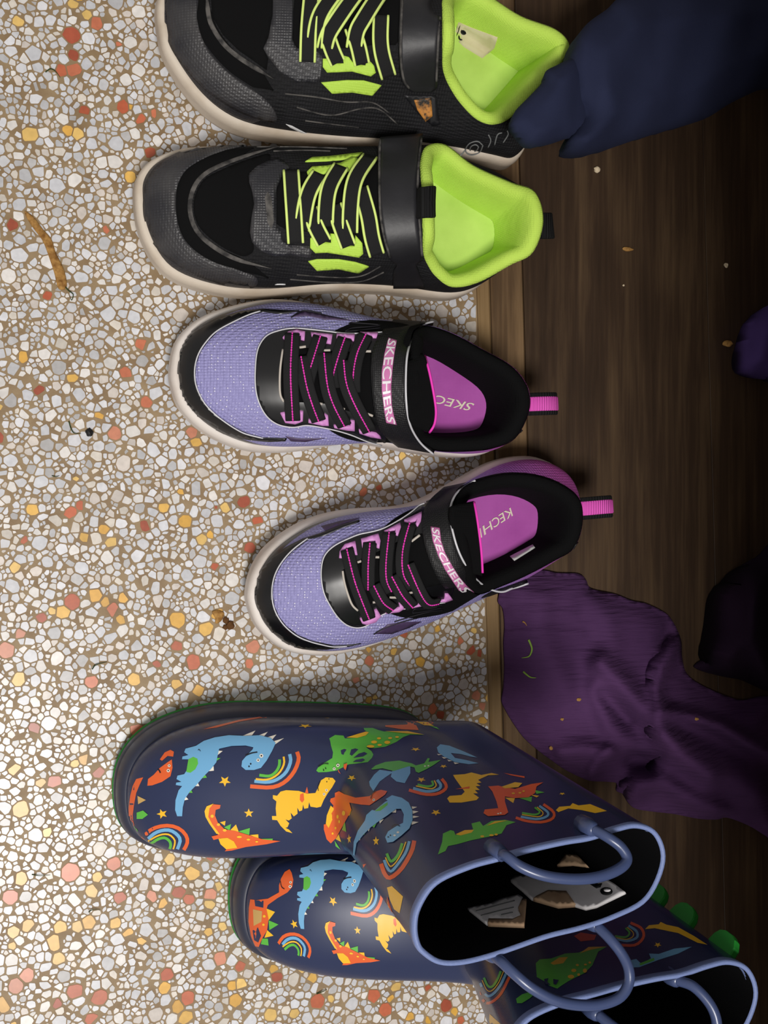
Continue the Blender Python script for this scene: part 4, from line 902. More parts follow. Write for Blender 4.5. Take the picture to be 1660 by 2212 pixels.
def printed(name, tree, zk, items, parent, fn=None, sp=7, base=.00012, label=None):
    V = []; F = []; MI = []
    for k, (c, pts) in enumerate(items):
        if fn: pts = [fn(*p[:2]) for p in pts]; q = Z('M', *pts) if zk == 'I' else Z(zk, *pts)
        else: q = Z(zk, *pts)
        v, f = decal_geo(tree, q, base + .00004 * k, sp, thick=0); b = len(V); V += v; F += [tuple(i + b for i in x) for x in f]; MI += [PO.index(c)] * len(f)
    if not F: return None
    o = mesh(name, V, F, [PC[c] for c in PO], parent); o.data.polygons.foreach_set('material_index', MI)
    if label: o['label'] = label
    return o
def rainbow(o_, b_, y_, g_, w): return [('o', stroke(o_, w[0])), ('b', stroke(b_, w[1])), ('y', stroke(y_, w[2])), ('g', stroke(g_, w[3]))]
def eye(x, y, r=10): return [('c', circ(x, y, r)), ('k', circ(x, y, r * .45, n=8))]
TOE = dict(
 blue=[('c',[(970,334),(1070,293),(1035,340)]),('c',[(1065,338),(1158,303),(1120,348)]),('c',[(1145,345),(1220,322),(1185,365)]),('c',[(1195,372),(1275,348),(1208,395)]),
   ('c',[(790,437),(835,440),(795,472)]),('g',[(780,490),(820,490),(780,518)]),('c',[(745,560),(770,548),(772,580),(725,585)]),('g',[(705,600),(722,630),(670,635)]),('c',[(650,650),(668,690),(610,690)]),('g',[(602,700),(620,738),(575,738)]),('c',[(565,758),(590,785),(548,795)]),
   ('b',[(645,405),(700,370),(780,345),(880,330),(1000,335),(1100,330),(1180,350),(1215,385),(1190,440),(1150,510),(1110,560),(1060,575),(1000,575),(970,550),(975,510),(1010,470),(1050,430),(1055,415),(1000,402),(900,405),(810,425),(800,470),(790,520),(750,570),(700,620),(650,680),(600,730),(565,780),(550,840),(545,905),(510,905),(495,860),(498,790),(520,720),(545,690),(500,682),(503,665),(540,660),(505,640),(512,615),(560,605),(590,560),(600,500),(545,500),(548,480),(590,470),(560,450),(570,425)]),
   ('g',[(590,500),(625,482),(655,495),(660,530),(640,570),(605,595),(575,590)])] + eye(1113,475,14) + eye(1090,506,12) + [('k',circ(1037,532,6)),('k',circ(1025,550,6)),('k',stroke([(1000,475),(1040,458),(1085,450)],8)),('k',stroke([(660,437),(668,432),(678,444)],4))],
 rainA=rainbow([(1368,445),(1380,500),(1345,590),(1275,665),(1180,700),(1032,692)],[(1315,462),(1322,515),(1290,590),(1230,640),(1160,662),(1062,655)],[(1272,480),(1275,530),(1245,590),(1195,630),(1140,645),(1072,640)],[(1243,500),(1240,545),(1215,590),(1170,618),(1098,612)],(28,24,14,20)),
 st1=[('y',star(850,655,44,40))], st2=[('y',star(400,890,40,36,.6))], st3=[('y',star(1022,885,36,34,.9))],
 orange=[('y',[(815,950),(855,940),(850,975)]),('g',[(845,985),(895,962),(885,1010)]),('y',[(885,1010),(930,965),(950,1018)]),('g',[(945,1015),(1030,990),(1025,1040)]),('y',[(1030,1040),(1090,1035),(1092,1065)]),('g',[(1090,1068),(1195,1065),(1190,1085),(1110,1085)]),
   ('o',[(735,850),(770,820),(820,825),(815,850),(785,860),(780,900),(800,950),(850,1000),(920,1010),(1020,1040),(1120,1070),(1250,1083),(1150,1105),(1000,1125),(900,1150),(850,1155),(880,1120),(860,1070),(820,1062),(770,1075),(755,1050),(800,1040),(800,1030),(760,970),(725,910)]),
   ('y',[(705,870),(720,835),(770,815),(740,850),(732,910),(762,965),(815,1035),(790,1030),(740,960),(712,910)]),('y',[(805,1065),(870,1060),(915,1085),(940,1130),(860,1140),(820,1105)]),
   ('y',circ(760,905,12)),('y',circ(805,965,12,10)),('y',circ(850,1005,14,10)),('y',circ(955,1052,18,8)),('y',circ(1020,1070,13,7)),('y',circ(1080,1085,10,6))],
 yellow=[('y',[(1250,730),(1290,720),(1380,725),(1440,745),(1500,740),(1520,700),(1540,650),(1575,628),(1625,632),(1645,655),(1620,700),(1590,740),(1560,790),(1540,838),(1510,845),(1465,838),(1455,805),(1448,848),(1420,853),(1412,822),(1405,864),(1385,872),(1370,845),(1372,888),(1345,908),(1322,880),(1330,922),(1310,937),(1285,930),(1312,957),(1300,985),(1285,990),(1310,1002),(1335,1028),(1290,1015),(1250,975),(1225,935),(1190,932),(1188,905),(1220,905),(1215,850),(1220,800),(1195,780),(1195,755),(1225,760)]),
   ('o',[(1390,750),(1415,740),(1420,790),(1405,810),(1388,790)]),('o',[(1425,742),(1440,695),(1450,742)])] + eye(1580,720,9) + eye(1563,748,9) + [('k',circ(1598,640,4)),('k',circ(1583,660,4)),('k',stroke([(1522,725),(1520,690),(1535,655)],5))],
 rainB=rainbow([(260,1065),(310,1010),(380,980),(460,975),(530,1000),(575,1050),(580,1100),(555,1148)],[(300,1068),(345,1030),(400,1008),(460,1008),(510,1040),(530,1080),(510,1142)],[(300,1085),(360,1050),(410,1035),(455,1040),(490,1075),(490,1110),(480,1142)],[(318,1105),(370,1070),(420,1060),(455,1085),(462,1115),(455,1140)],(26,24,12,20)))
NAMES = dict(blue='dinosaur_print', orange='dinosaur_print', yellow='dinosaur_print', rainA='rainbow_print', rainB='rainbow_print', st1='star_print', st2='star_print', st3='star_print')
for k, it in TOE.items(): printed(NAMES[k], b1['up'], 'I', it, b1['root'])
def to2(dx=0, dy=0):
    return lambda x, y: (580 + .698 * (x - 530) + .0855 * (y - 905) + dx, 750 + .0834 * (x - 530) + .9067 * (y - 905) + dy)
SHIFT = dict(orange=(38, 6), yellow=(62, 0), st1=(14, 4), st2=(30, -8), st3=(50, -10), rainB=(0, -15), rainA=(10, 40))
for k, it in TOE.items(): printed(NAMES[k], b2['up'], 'I', it, b2['root'], fn=to2(*SHIFT.get(k, (0, 0))))
# worn dinosaur over the toe tip
printed('worn_dinosaur_print', b1['up'], 'I', [('o',[(215,640),(265,628),(240,680),(215,740),(200,820),(190,900),(195,980),(170,985),(162,930),(160,850),(172,760),(190,690)]),('o',[(300,640),(340,610),(385,560),(440,520),(470,500),(475,560),(460,620),(400,660),(330,685),(295,688)]),('o',[(385,500),(420,450),(460,432),(485,445),(480,480),(440,475),(400,510)]),
   ('g',[(168,985),(205,990),(200,1040),(184,1032),(174,1010)]),('t',[(225,760),(285,790),(230,820)]),('g',[(220,880),(265,865),(300,895),(260,925),(220,925)])] + eye(452,545,10) + eye(446,580,12) + [('k',stroke([(372,570),(382,580),(390,597)],9))], b1['root'])
printed('worn_dinosaur_print', b2['up'], 'M', [('y',[(305,600),(380,630),(335,690)]),('g',[(335,690),(405,720),(340,760)]),('y',[(325,760),(370,800),(305,815)]),('g',[(290,820),(330,820),(335,870),(280,860)]),
   ('o',[(205,540),(250,545),(330,535),(410,490),(410,440),(425,390),(450,345),(485,325),(500,350),(512,400),(505,450),(470,490),(400,530),(330,580),(320,610),(335,680),(325,760),(290,820),(265,880),(240,875),(210,800),(192,700),(195,600)]),('n',[(235,545),(300,550),(298,600),(240,588)]),('n',[(222,762),(260,740),(282,800),(262,848),(232,830)]),('t',[(225,610),(290,625),(285,700),(230,730)]),('y',circ(305,660,10)),('y',circ(300,720,9))] + eye(493,418,9) + eye(490,448,11) + [('k',stroke([(420,410),(430,450),(450,467)],6))], b2['root'])
J1 = [
 ('stripe_print','I',[('o',[(695,285),(790,257),(950,217),(1150,187),(1400,162),(1150,197),(950,230),(790,272)])]),
 ('stripe_print','J',[('y',[(145,182),(370,162),(560,152),(600,190),(400,187),(230,202)])]),
 ('dinosaur_print','J',[('o',[(700,166),(800,168),(900,193),(990,240),(950,250),(850,232),(880,290),(760,285),(640,266),(640,256),(760,252),(800,250),(775,205)]),('y',[(860,230),(940,232),(990,260),(920,256)]),('g',[(950,257),(1010,270),(1030,288)])]),
 ('dinosaur_print','J',[('g',[(145,580),(165,545),(220,515),(260,490),(265,450),(250,400),(245,370),(238,350),(280,325),(340,330),(350,350),(440,345),(520,310),(490,290),(485,275),(550,275),(590,290),(630,300),(750,300),(850,312),(920,325),(820,322),(770,340),(720,375),(640,410),(560,420),(500,412),(540,440),(555,465),(545,490),(515,520),(440,530),(380,535),(340,555),(290,580),(220,590),(160,592)]),
   ('n',[(320,435),(345,425),(362,430),(340,468),(325,462)]),('n',[(385,465),(395,430),(425,422),(447,430),(400,475)]),('n',[(412,490),(450,460),(490,448),(512,460),(480,480)]),('n',[(408,520),(430,505),(480,495),(495,505),(470,520)]),
   ('y',[(360,345),(440,320),(500,303),(522,308),(500,330),(440,347)]),('y',[(640,300),(800,300),(920,325),(790,316)])] + [('y',circ(*c)) for c in ((560,378,22,11),(595,352,15,8),(535,410,28,10),(600,400,16,8),(655,382,22,12),(675,352,15,7),(725,345,14,7))] + eye(275,568,10) + eye(302,545,12) + [('o',[(345,540),(370,532),(362,582),(345,565)]),('o',[(303,570),(324,605),(308,592)]),('k',stroke([(160,555),(200,533),(235,533)],6)),('k',circ(215,566,5)),('k',circ(200,578,5))]),
 ('pterodactyl_print','J',[('b',[(530,690),(525,660),(560,610),(600,575),(700,590),(640,630),(600,660),(555,728)]),('b',[(690,585),(760,555),(820,550),(820,600),(780,672),(720,660),(680,625)]),('g',[(540,570),(570,545),(640,520),(740,510),(830,530),(860,545),(920,530),(945,492),(960,495),(950,520),(1040,505),(990,540),(940,570),(880,598),(860,590),(850,560),(810,550),(700,585),(620,565),(550,575)]),('c',circ(925,550,7,5)),('c',circ(950,548,7,5))]),
 ('star_print','J',[('y',star(65,260,50,14))]),('star_print','J',[('y',star(858,428,38,14))]),('star_print','J',[('y',star(1058,550,28,13))]),('star_print','J',[('y',star(900,645,30,17))]),('star_print','J',[('y',star(400,632,32,22))]),('star_print','J',[('y',star(1003,882,34,22))]),('star_print','J',[('y',star(575,1085,24,36,.9))]),('star_print','J',[('y',star(382,1070,16,36,.8))]),
 ('dinosaur_print','J',[('b',[(1010,415),(1035,392),(1100,402),(1200,442),(1300,487),(1250,480),(1180,462),(1110,455),(1140,490),(1220,505),(1310,528),(1240,535),(1140,520),(1060,480),(1020,450)]),('c',[(1010,462),(1050,465),(1022,472)]),('c',[(1045,483),(1085,490),(1060,497)]),('c',[(1085,503),(1120,512),(1095,517)]),('c',[(1130,522),(1170,530),(1140,537)])]),
 ('rainbow_print','J',rainbow([(1045,640),(1075,680),(1070,715),(1010,748),(920,750),(810,720)],[(1012,648),(1038,685),(1020,716),(940,731),(840,708)],[(992,652),(1005,690),(965,712),(860,692)],[(975,655),(982,685),(940,696),(872,682)],(22,20,9,15))),
 ('dinosaur_print','J',[('y',[(380,825),(400,860),(385,900),(350,920)]),('g',[(350,930),(362,1020),(325,1030)]),('y',[(308,1035),(325,1090),(285,1070)]),('g',[(278,1080),(320,1145),(285,1120)]),('o',[(280,740),(310,728),(350,750),(430,775),(530,765),(560,735),(610,720),(655,730),(640,755),(590,790),(530,830),(470,825),(385,810),(400,860),(370,920),(330,990),(290,1060),(250,1100),(220,1070),(200,1000),(200,965),(225,960),(245,880),(270,830),(245,800),(250,780),(280,770)]),
   ('y',[(250,830),(272,850),(262,930),(235,990),(215,960),(222,900)])] + [('y',circ(*c)) for c in ((345,885,12,18),(302,910,8,14),(315,945,7,12),(288,990,7,10),(265,1028,7,9))] + eye(562,795,9) + [('k',stroke([(540,785),(550,750),(575,730)],5))]),
 ('dinosaur_print','J',[('c',[(830,838),(870,842),(835,857)]),('c',[(835,868),(880,875),(838,892)]),('c',[(838,905),(885,912),(838,924)]),('c',[(830,945),(880,952),(830,972)]),('c',[(685,882),(720,858),(718,885)]),('c',[(598,940),(632,930),(605,962)]),('c',[(510,990),(542,975),(525,1018)]),('c',[(450,1062),(475,1040),(462,1082)]),('g',[(545,978),(582,960),(565,992)]),('g',[(480,1028),(505,1005),(495,1042)]),
   ('b',[(645,790),(690,762),(760,780),(810,815),(835,870),(838,940),(815,1000),(760,1050),(700,1095),(660,1100),(645,1060),(665,1020),(720,985),(770,960),(775,900),(755,860),(720,860),(660,905),(600,945),(540,990),(490,1040),(440,1100),(425,1190),(415,1180),(420,1090),(450,1010),(500,940),(510,900),(550,865),(570,870),(640,810),(660,800)]),('g',[(570,875),(610,840),(660,812),(660,832),(610,872)]),('c',circ(735,1028,9,7)),('c',circ(712,1050,9,7)),('k',circ(683,1048,5)),('k',circ(668,1060,5)),('k',stroke([(690,990),(720,973),(750,985)],6))]),
 ('rainbow_print','M',rainbow([(1380,120),(1360,200),(1290,320),(1210,385),(1170,360),(1142,285)],[(1345,125),(1320,205),(1262,290),(1215,340),(1185,310),(1165,258)],[(1320,130),(1292,205),(1250,275),(1215,305),(1195,285),(1175,240)],[(1295,140),(1272,210),(1240,255),(1215,268),(1200,250),(1185,212)],(30,20,9,20))),
 ('dinosaur_print','K',[('y',[(330,40),(400,35),(440,25),(500,40),(560,28),(605,38),(540,42),(500,60),(480,70),(500,85),(470,90),(495,105),(465,108),(490,130),(460,130),(480,150),(450,150),(485,175),(470,190),(380,205),(310,205),(295,180),(310,165),(380,160),(400,140),(370,100),(345,65)]),('o',[(345,125),(430,108),(428,122)])]),
 ('dinosaur_print','K',[('y',[(640,175),(700,178),(690,208)]),('g',[(725,178),(802,170),(798,202)]),('y',[(790,158),(845,165),(830,175)]),('g',[(815,130),(878,145),(830,154)]),('o',[(540,110),(600,105),(620,110),(700,125),(800,95),(870,85),(830,110),(820,150),(780,175),(700,180),(640,170),(640,200),(660,265),(640,280),(540,288),(512,270),(520,248),(600,240),(590,200),(565,140)]),('y',[(620,112),(700,85),(745,90),(720,115),(640,122)]),('y',circ(690,152,10,5)),('y',circ(730,150,9,5)),('y',circ(752,140,8,5)),('c',circ(600,275,6,4)),('c',circ(615,272,6,4))]),
 ('rainbow_print','K',rainbow([(870,215),(930,260),(925,300),(860,322),(770,315),(705,295)],[(845,225),(895,262),(890,288),(830,304),(735,290)],[(832,232),(868,268),(840,290),(742,278)],[(818,235),(848,262),(820,278),(742,268)],(16,14,6,11))),
 ('dinosaur_print','K',[('y',[(945,250),(965,230),(1030,225),(1045,208),(1080,222),(1150,214),(1250,255),(1180,268),(1100,250),(1020,240),(960,262)])]),
 ('dinosaur_print','K',[('g',[(240,515),(265,440),(270,390),(315,370),(335,375),(345,400),(450,365),(440,330),(490,318),(510,345),(560,315),(640,308),(705,322),(650,340),(620,390),(540,410),(440,430),(350,455),(300,465),(285,495)]),('y',[(345,395),(400,370),(455,368),(440,385),(375,402)]),('y',[(530,345),(580,318),(660,312),(600,325)]),('y',circ(505,408,12,6)),('y',circ(560,402,14,6)),('y',circ(588,398,10,6))]),
 ('star_print','K',[('y',star(140,68,28,16))]),('star_print','K',[('y',star(228,263,30,18))]),('star_print','K',[('y',star(983,152,20,8))]),
 ('stripe_print','J',[('o',[(1490,598),(1640,622),(1640,634),(1540,614)])]),
 ('dinosaur_print','M',[('y',[(1185,455),(1220,445),(1300,520),(1275,640),(1235,610),(1205,540)])]),('dinosaur_print','M',[('o',[(1010,290),(1035,285),(1050,345),(1024,366)])])]
for nm, zk, it in J1: printed(nm, b1['up'], zk, it, b1['root'])
J2 = [
 ('rainbow_print','O',rainbow([(168,550),(200,618),(235,632),(290,588),(335,500)],[(186,530),(213,588),(242,594),(285,550),(320,478)],[(196,515),(220,565),(246,570),(280,530),(306,470)],[(206,503),(226,545),(250,548),(275,512),(292,470)],(14,13,5,12))),
 ('dinosaur_print','O',[('g',[(470,430),(490,410),(550,405),(620,380),(690,375),(760,345),(835,345),(790,370),(760,440),(720,480),(640,520),(600,545),(580,560),(540,545),(510,520),(475,500)]),('y',[(545,430),(590,400),(635,398),(610,430),(560,438)]),('y',[(695,380),(740,347),(830,345),(750,362)]),('g',[(370,612),(400,590),(450,575),(480,575),(440,610),(400,635),(375,635)])] + [('y',circ(*c)) for c in ((665,468,13,9),(650,500,17,10),(690,490,8,7),(722,470,11,11),(683,442,8,6),(725,440,8,5),(747,430,7,6))] + [('n',[(512,515),(535,510),(530,530),(548,545),(520,540)]),('n',[(560,515),(588,520),(575,545),(562,540)])]),
 ('rainbow_print','O',rainbow([(955,222),(1010,250),(1022,295),(980,336),(905,337)],[(945,238),(985,265),(988,298),(940,316),(885,305)],[(938,246),(968,272),(965,296),(930,308),(880,298)],[(930,250),(950,275),(930,297),(875,292)],(14,13,5,10))),
 ('dinosaur_print','O',[('y',[(1030,255),(1050,235),(1100,230),(1110,218),(1140,232),(1200,245),(1280,290),(1350,335),(1300,325),(1200,275),(1150,265),(1080,250)])]),
 ('star_print','O',[('y',star(1095,335,20,14))]),
 ('dinosaur_print','O',[('b',[(950,415),(985,408),(1010,432),(1060,405),(1050,380),(1100,382),(1180,355),(1270,345),(1200,380),(1100,412),(1000,450),(955,452)]),('g',[(1000,432),(1075,402),(1078,416),(1005,442)])]),
 ('dinosaur_print','O',[('o',[(665,290),(700,272),(780,285),(770,310),(700,318)])]),
 ('dinosaur_print','O',[('y',[(195,680),(220,675),(290,740),(200,740)])])]
for nm, zk, it in J2: printed(nm, b2['up'], zk, it, b2['root'])
# ---- torn labels inside the first boot
tl = b1['lining']
lb = decal('torn_label', tl, Z('K',(415,845),(560,815),(610,790),(720,765),(745,780),(755,800),(720,860),(750,900),(690,915),(560,905),(535,942)), .0012, M_paper, b1['root'], sp=7, label='torn white paper label')
decal('label_flap', tl, Z('K',(545,915),(690,917),(738,895),(722,850),(745,795),(770,800),(757,955),(540,946)), .0018, M_paperb, lb or b1['root'], sp=7, label='stained paper flap')
for q in (((470,868),(590,835),(700,805)), ((500,895),(600,868),(695,845)), ((620,890),(690,875))):
    P_, N_ = surf_path(tl, Z('K', *q), 16, .0014); ribbon('print_line', P_, N_, .0009, .0002, M_greyp, lb or b1['root'])
lb = decal('torn_label', tl, Z('K',(675,680),(700,652),(800,648),(960,655),(1240,665),(1300,700),(1365,750),(1190,835),(1125,850),(1060,830),(960,830),(800,790),(740,735)), .0012, M_paper, b1['root'], sp=7, label='torn white paper label with black symbols')
decal('label_flap', tl, Z('K',(830,780),(900,745),(1010,750),(1065,830),(960,838),(810,795)), .0018, M_paperb, lb or b1['root'], sp=7, label='stained paper flap')
decal('label_flap', tl, Z('K',(955,590),(1010,522),(1080,525),(1145,595),(1050,583)), .0014, M_paperb, b1['root'], sp=7, label='stained paper scrap')
decal('label_mark', tl, Z('K', *circ(1250,748,38,23,14)), .0016, M_ink, lb or b1['root'], sp=5); decal('label_mark', tl, Z('K', *circ(1256,744,22,10,10)), .0019, M_paper, lb or b1['root'], sp=5)
decal('label_mark', tl, Z('K',(1145,700),(1170,690),(1180,712),(1172,672),(1195,678),(1200,705),(1225,700),(1215,722),(1190,730)), .0016, M_ink, lb or b1['root'], sp=5)
# ---- soft spikes down the back of the second boot
def fin(b, c0, i0, h, wid, m):
    """rounded fin on column c0 at ring i0"""
    R_ = b['rings']; p = R_[i0][c0]; up = R_[min(i0 + 1, len(R_) - 1)][c0] - R_[i0 - 1][c0]; up /= np.linalg.norm(up)
    t = R_[i0][(c0 + 2) % NA] - R_[i0][c0 - 2]; t /= np.linalg.norm(t); out = np.cross(t, up)
    if out @ (p - R_[i0].mean(0)) < 0: out = -out
    prof = [(-.5, -.15), (-.46, .5), (-.36, .85), (-.18, 1.0), (.12, .98), (.30, .82), (.44, .45), (.5, -.15)]
    V = []
    for s, k in ((-1, 1), (-.6, 1.04), (.6, 1.04), (1, 1)):
        for a, hh in prof: V.append(p + up * a * wid * k + out * (hh * h * k) + t * s * .0022)
    n = len(prof); F = []
    for r_ in range(3): F += [(r_ * n + i, r_ * n + (i + 1) % n, (r_ + 1) * n + (i + 1) % n, (r_ + 1) * n + i) for i in range(n)]
    F += [tuple(reversed(range(n))), tuple(range(3 * n, 4 * n))]
    mesh('back_spike', V, F, m, b['root'], smooth=False)
for b in (b1, b2):
    for i0 in (29, 34, 38, 43): fin(b, int(NA * (10.7 if b is b1 else 12.3) / 22), i0, .009, .019, M_bgreen)

# ---- the print goes on round the boots' other side
def look_from(loc, target):
    global CO, CD, CR, CU
    CO = Vector(loc); CD = (Vector(target) - CO).normalized(); CR = CD.cross(Vector((0, 0, 1))).normalized(); CU = CR.cross(CD).normalized()
home_view = (CO, CD, CR, CU)
MOTIF = [(NAMES[k], 'I', TOE[k]) for k in ('blue', 'orange', 'yellow', 'rainA')] + [J1[i] for i in (3, 4, 14, 16, 18)]
def motif_at(b, k, p, size, rot):
    nm, zk, it = MOTIF[k]; allp = [q for c, pts in it for q in Z(zk, *pts)]; cx = sum(q[0] for q in allp) / len(allp); cy = sum(q[1] for q in allp) / len(allp); ext = max(max(q[0] for q in allp) - min(q[0] for q in allp), 1)
    tx, ty = proj(p); s = size * FPX / (Vector(p) - CO).length / ext; ca, sa = math.cos(rot) * s, math.sin(rot) * s
    V = []; F = []; MI = []
    for j, (c, pts) in enumerate(it):
        q = [(tx + (u[0] - cx) * ca - (u[1] - cy) * sa, ty + (u[0] - cx) * sa + (u[1] - cy) * ca) for u in Z(zk, *pts)]
        v, f = decal_geo(b['up'], q, .00012 + .00004 * j, 6, thick=0); n0 = len(V); V += v; F += [tuple(i + n0 for i in x) for x in f]; MI += [PO.index(c)] * len(f)
    if F: o = mesh(nm, V, F, [PC[c] for c in PO], b['root']); o.data.polygons.foreach_set('material_index', MI)
for b in (b1, b2):
    hx = float(b['S'][:, 0].max()); cy = float(b['S'][:, 1].mean())
    look_from((hx - .09, cy - .9, .22), (hx - .09, cy, .12))
    for k, (dx, z) in enumerate(((-.085, .20), (-.035, .205), (.012, .20), (-.075, .15), (-.025, .155), (.005, .11), (-.06, .10), (-.02, .065), (-.105, .06))):
        motif_at(b, (k * 2 + 1) % 9, (hx + dx, cy - .03, z), .034, 2.6 + .5 * (k % 3))
CO, CD, CR, CU = home_view
# ================================================================== clothes on and over the boards
def seg_dist(x, y, P):
    best = 1e9
    for i in range(len(P) - 1):
        ax, ay = P[i][:2]; bx, by = P[i + 1][:2]; dx, dy = bx - ax, by - ay; l2 = dx * dx + dy * dy + 1e-9
        t = max(0, min(1, ((x - ax) * dx + (y - ay) * dy) / l2)); best = min(best, math.hypot(ax + dx * t - x, ay + dy * t - y))
    return best
def cloth(name, outline, m, label, cat, top, bottom, sp=11, group=None, parent=None):
    """closed soft body over a plan outline; top / bottom give heights from (px, py, distance to the edge)"""
    out = [tuple(p) for p in cat_closed(outline, len(outline) * 6)]; v, f = poly_fill(out, sp); ring = out + out[:1]
    n = len(v); W = []; B = []
    for q in v:
        d = seg_dist(q.x, q.y, ring); zb = bottom(q.x, q.y, d); zt = max(top(q.x, q.y, d), zb + .0006)
        t_ = at(q.x, q.y, zt); W.append(t_); B.append(Vector((t_.x, t_.y, zb)))
    F = []
    for x in f:
        x = tuple(x); a, b, c = W[x[0]], W[x[1]], W[x[2]]
        if (b - a).cross(c - a).z < 0: x = tuple(reversed(x))
        F.append(x)
    cnt = {(x[i], x[(i + 1) % len(x)]) for x in F for i in range(len(x))}
    edge = [e for e in cnt if (e[1], e[0]) not in cnt]
    FF = F + [tuple(i + n for i in reversed(x)) for x in F] + [(b, a, a + n, b + n) for a, b in edge]
    V = W + B; c = sum(V, Vector()) / len(V)
    o = mesh(name, V, FF, m, parent, origin=(c.x, c.y, min(p.z for p in B)))
    if label: tag(o, label, cat, group)
    return o, bvh(V, F)
def fabric(name, c1, c2, wave=220, rough=.9):
    m = mat(name, c1, rough, .15, noise=(16, c2, .35, .75), bump=('noise', 1600, .25, .0005)); return m
M_purple = fabric('crinkled_purple_gauze', (82, 52, 92), (64, 39, 74))
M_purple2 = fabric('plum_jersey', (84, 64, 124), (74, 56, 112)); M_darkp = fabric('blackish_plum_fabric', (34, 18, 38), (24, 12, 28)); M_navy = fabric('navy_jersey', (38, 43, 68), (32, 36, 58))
# crinkles run across the gauze
def add_crinkle(m):
    nt = m.node_tree; N = nt.nodes.new; L = nt.links.new; bp = [n for n in nt.nodes if n.type == 'BUMP'][0]; tc = [n for n in nt.nodes if n.type == 'TEX_COORD'][0]
    mp = N('ShaderNodeMapping'); mp.inputs['Scale'].default_value = (35, 420, 60); mp.inputs['Rotation'].default_value = (0, 0, -.12); L(tc.outputs['Object'], mp.inputs['Vector'])
    n = N('ShaderNodeTexNoise'); n.inputs['Scale'].default_value = 1; n.inputs['Detail'].default_value = 3; L(mp.outputs[0], n.inputs['Vector']); L(n.outputs['Fac'], bp.inputs['Height']); bp.inputs['Distance'].default_value = .002; bp.inputs['Strength'].default_value = .8
add_crinkle(M_purple)
def folds(base, edge, ridges):
    R_ = [(Z('Q', *p), h, w_) for p, h, w_ in ridges]
    def top(x, y, d):
        e = min(1, d / edge); z = base * math.sin(e * math.pi / 2)
        for P, h, w_ in R_:
            q = seg_dist(x, y, P) / w_
            if q < 2.4: z += h * math.exp(-q * q) * min(1, d / 18)
        return WZ + .001 + max(.0012, z)
    return top
purple, t_pur = cloth('scarf', Z('Q', (250,118),(420,82),(520,95),(630,100),(670,130),(700,180),(830,210),(920,245),(1000,262),(1090,305),(1130,340),(1165,400),(1190,470),(1195,560),(1225,650),(1330,720),(1500,785),(1720,830),(1720,1560),(1660,1530),(1560,1470),(1440,1425),(1380,1435),(1280,1430),(1150,1405),(1020,1390),(940,1375),(900,1340),(880,1300),(840,1280),(840,1240),(800,1230),(700,1225),(640,1205),(560,1165),(480,1110),(400,1050),(330,985),(270,900),(235,840),(215,790),(225,720),(230,600),(225,480),(230,380),(220,290),(195,240)), M_purple,
    'crumpled dark purple gauze scarf with grass bits, lying on the boards', 'scarf',
    folds(.012, 60, [(((760,590),(900,740),(1050,900),(1200,1110),(1330,1200)), .020, 30), (((430,250),(420,420),(480,560),(560,720)), .006, 30), (((720,720),(800,930),(930,1040),(1080,1120)), .010, 24), (((540,1075),(650,1050),(790,1060)), .010, 22), (((700,1180),(740,1110),(800,1060)), .009, 14), (((900,1330),(960,1250),(1080,1220),(1250,1330),(1400,1400)), .016, 26), (((940,1110),(1030,1130)), -.018, 22),
        (((1165,470),(1080,600),(1050,720),(1080,840),(1250,880),(1400,930),(1560,1020),(1700,1080)), .018, 18), (((1140,400),(1100,470)), -.008, 16), (((700,190),(780,340),(820,470)), .005, 26), (((1100,980),(1350,1120),(1600,1290)), .014, 34), (((760,760),(900,900)), -.006, 14), (((250,300),(600,320)), .002, 12), (((250,420),(640,430)), .002, 12)]), lambda x, y, d: WZ + .0004, sp=9)
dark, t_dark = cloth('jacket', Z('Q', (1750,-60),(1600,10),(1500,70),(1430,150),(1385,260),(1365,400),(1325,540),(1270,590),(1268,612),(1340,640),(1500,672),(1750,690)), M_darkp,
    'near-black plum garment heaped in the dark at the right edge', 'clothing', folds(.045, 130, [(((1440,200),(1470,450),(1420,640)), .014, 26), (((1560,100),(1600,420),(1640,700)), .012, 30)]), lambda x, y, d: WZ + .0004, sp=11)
pb, _ = cloth('sleeve', Z('P', (1760,235),(1660,252),(1600,290),(1560,340),(1530,430),(1508,520),(1510,580),(1530,625),(1580,645),(1660,655),(1760,660)), M_purple2,
    'rounded violet sleeve end poking in beside the dark boards, right edge', 'sleeve', lambda x, y, d: WZ + .004 + .026 * math.sqrt(min(1, d / 45)), lambda x, y, d: WZ + .0004 + .003 * (1 - min(1, d / 12)), sp=11)
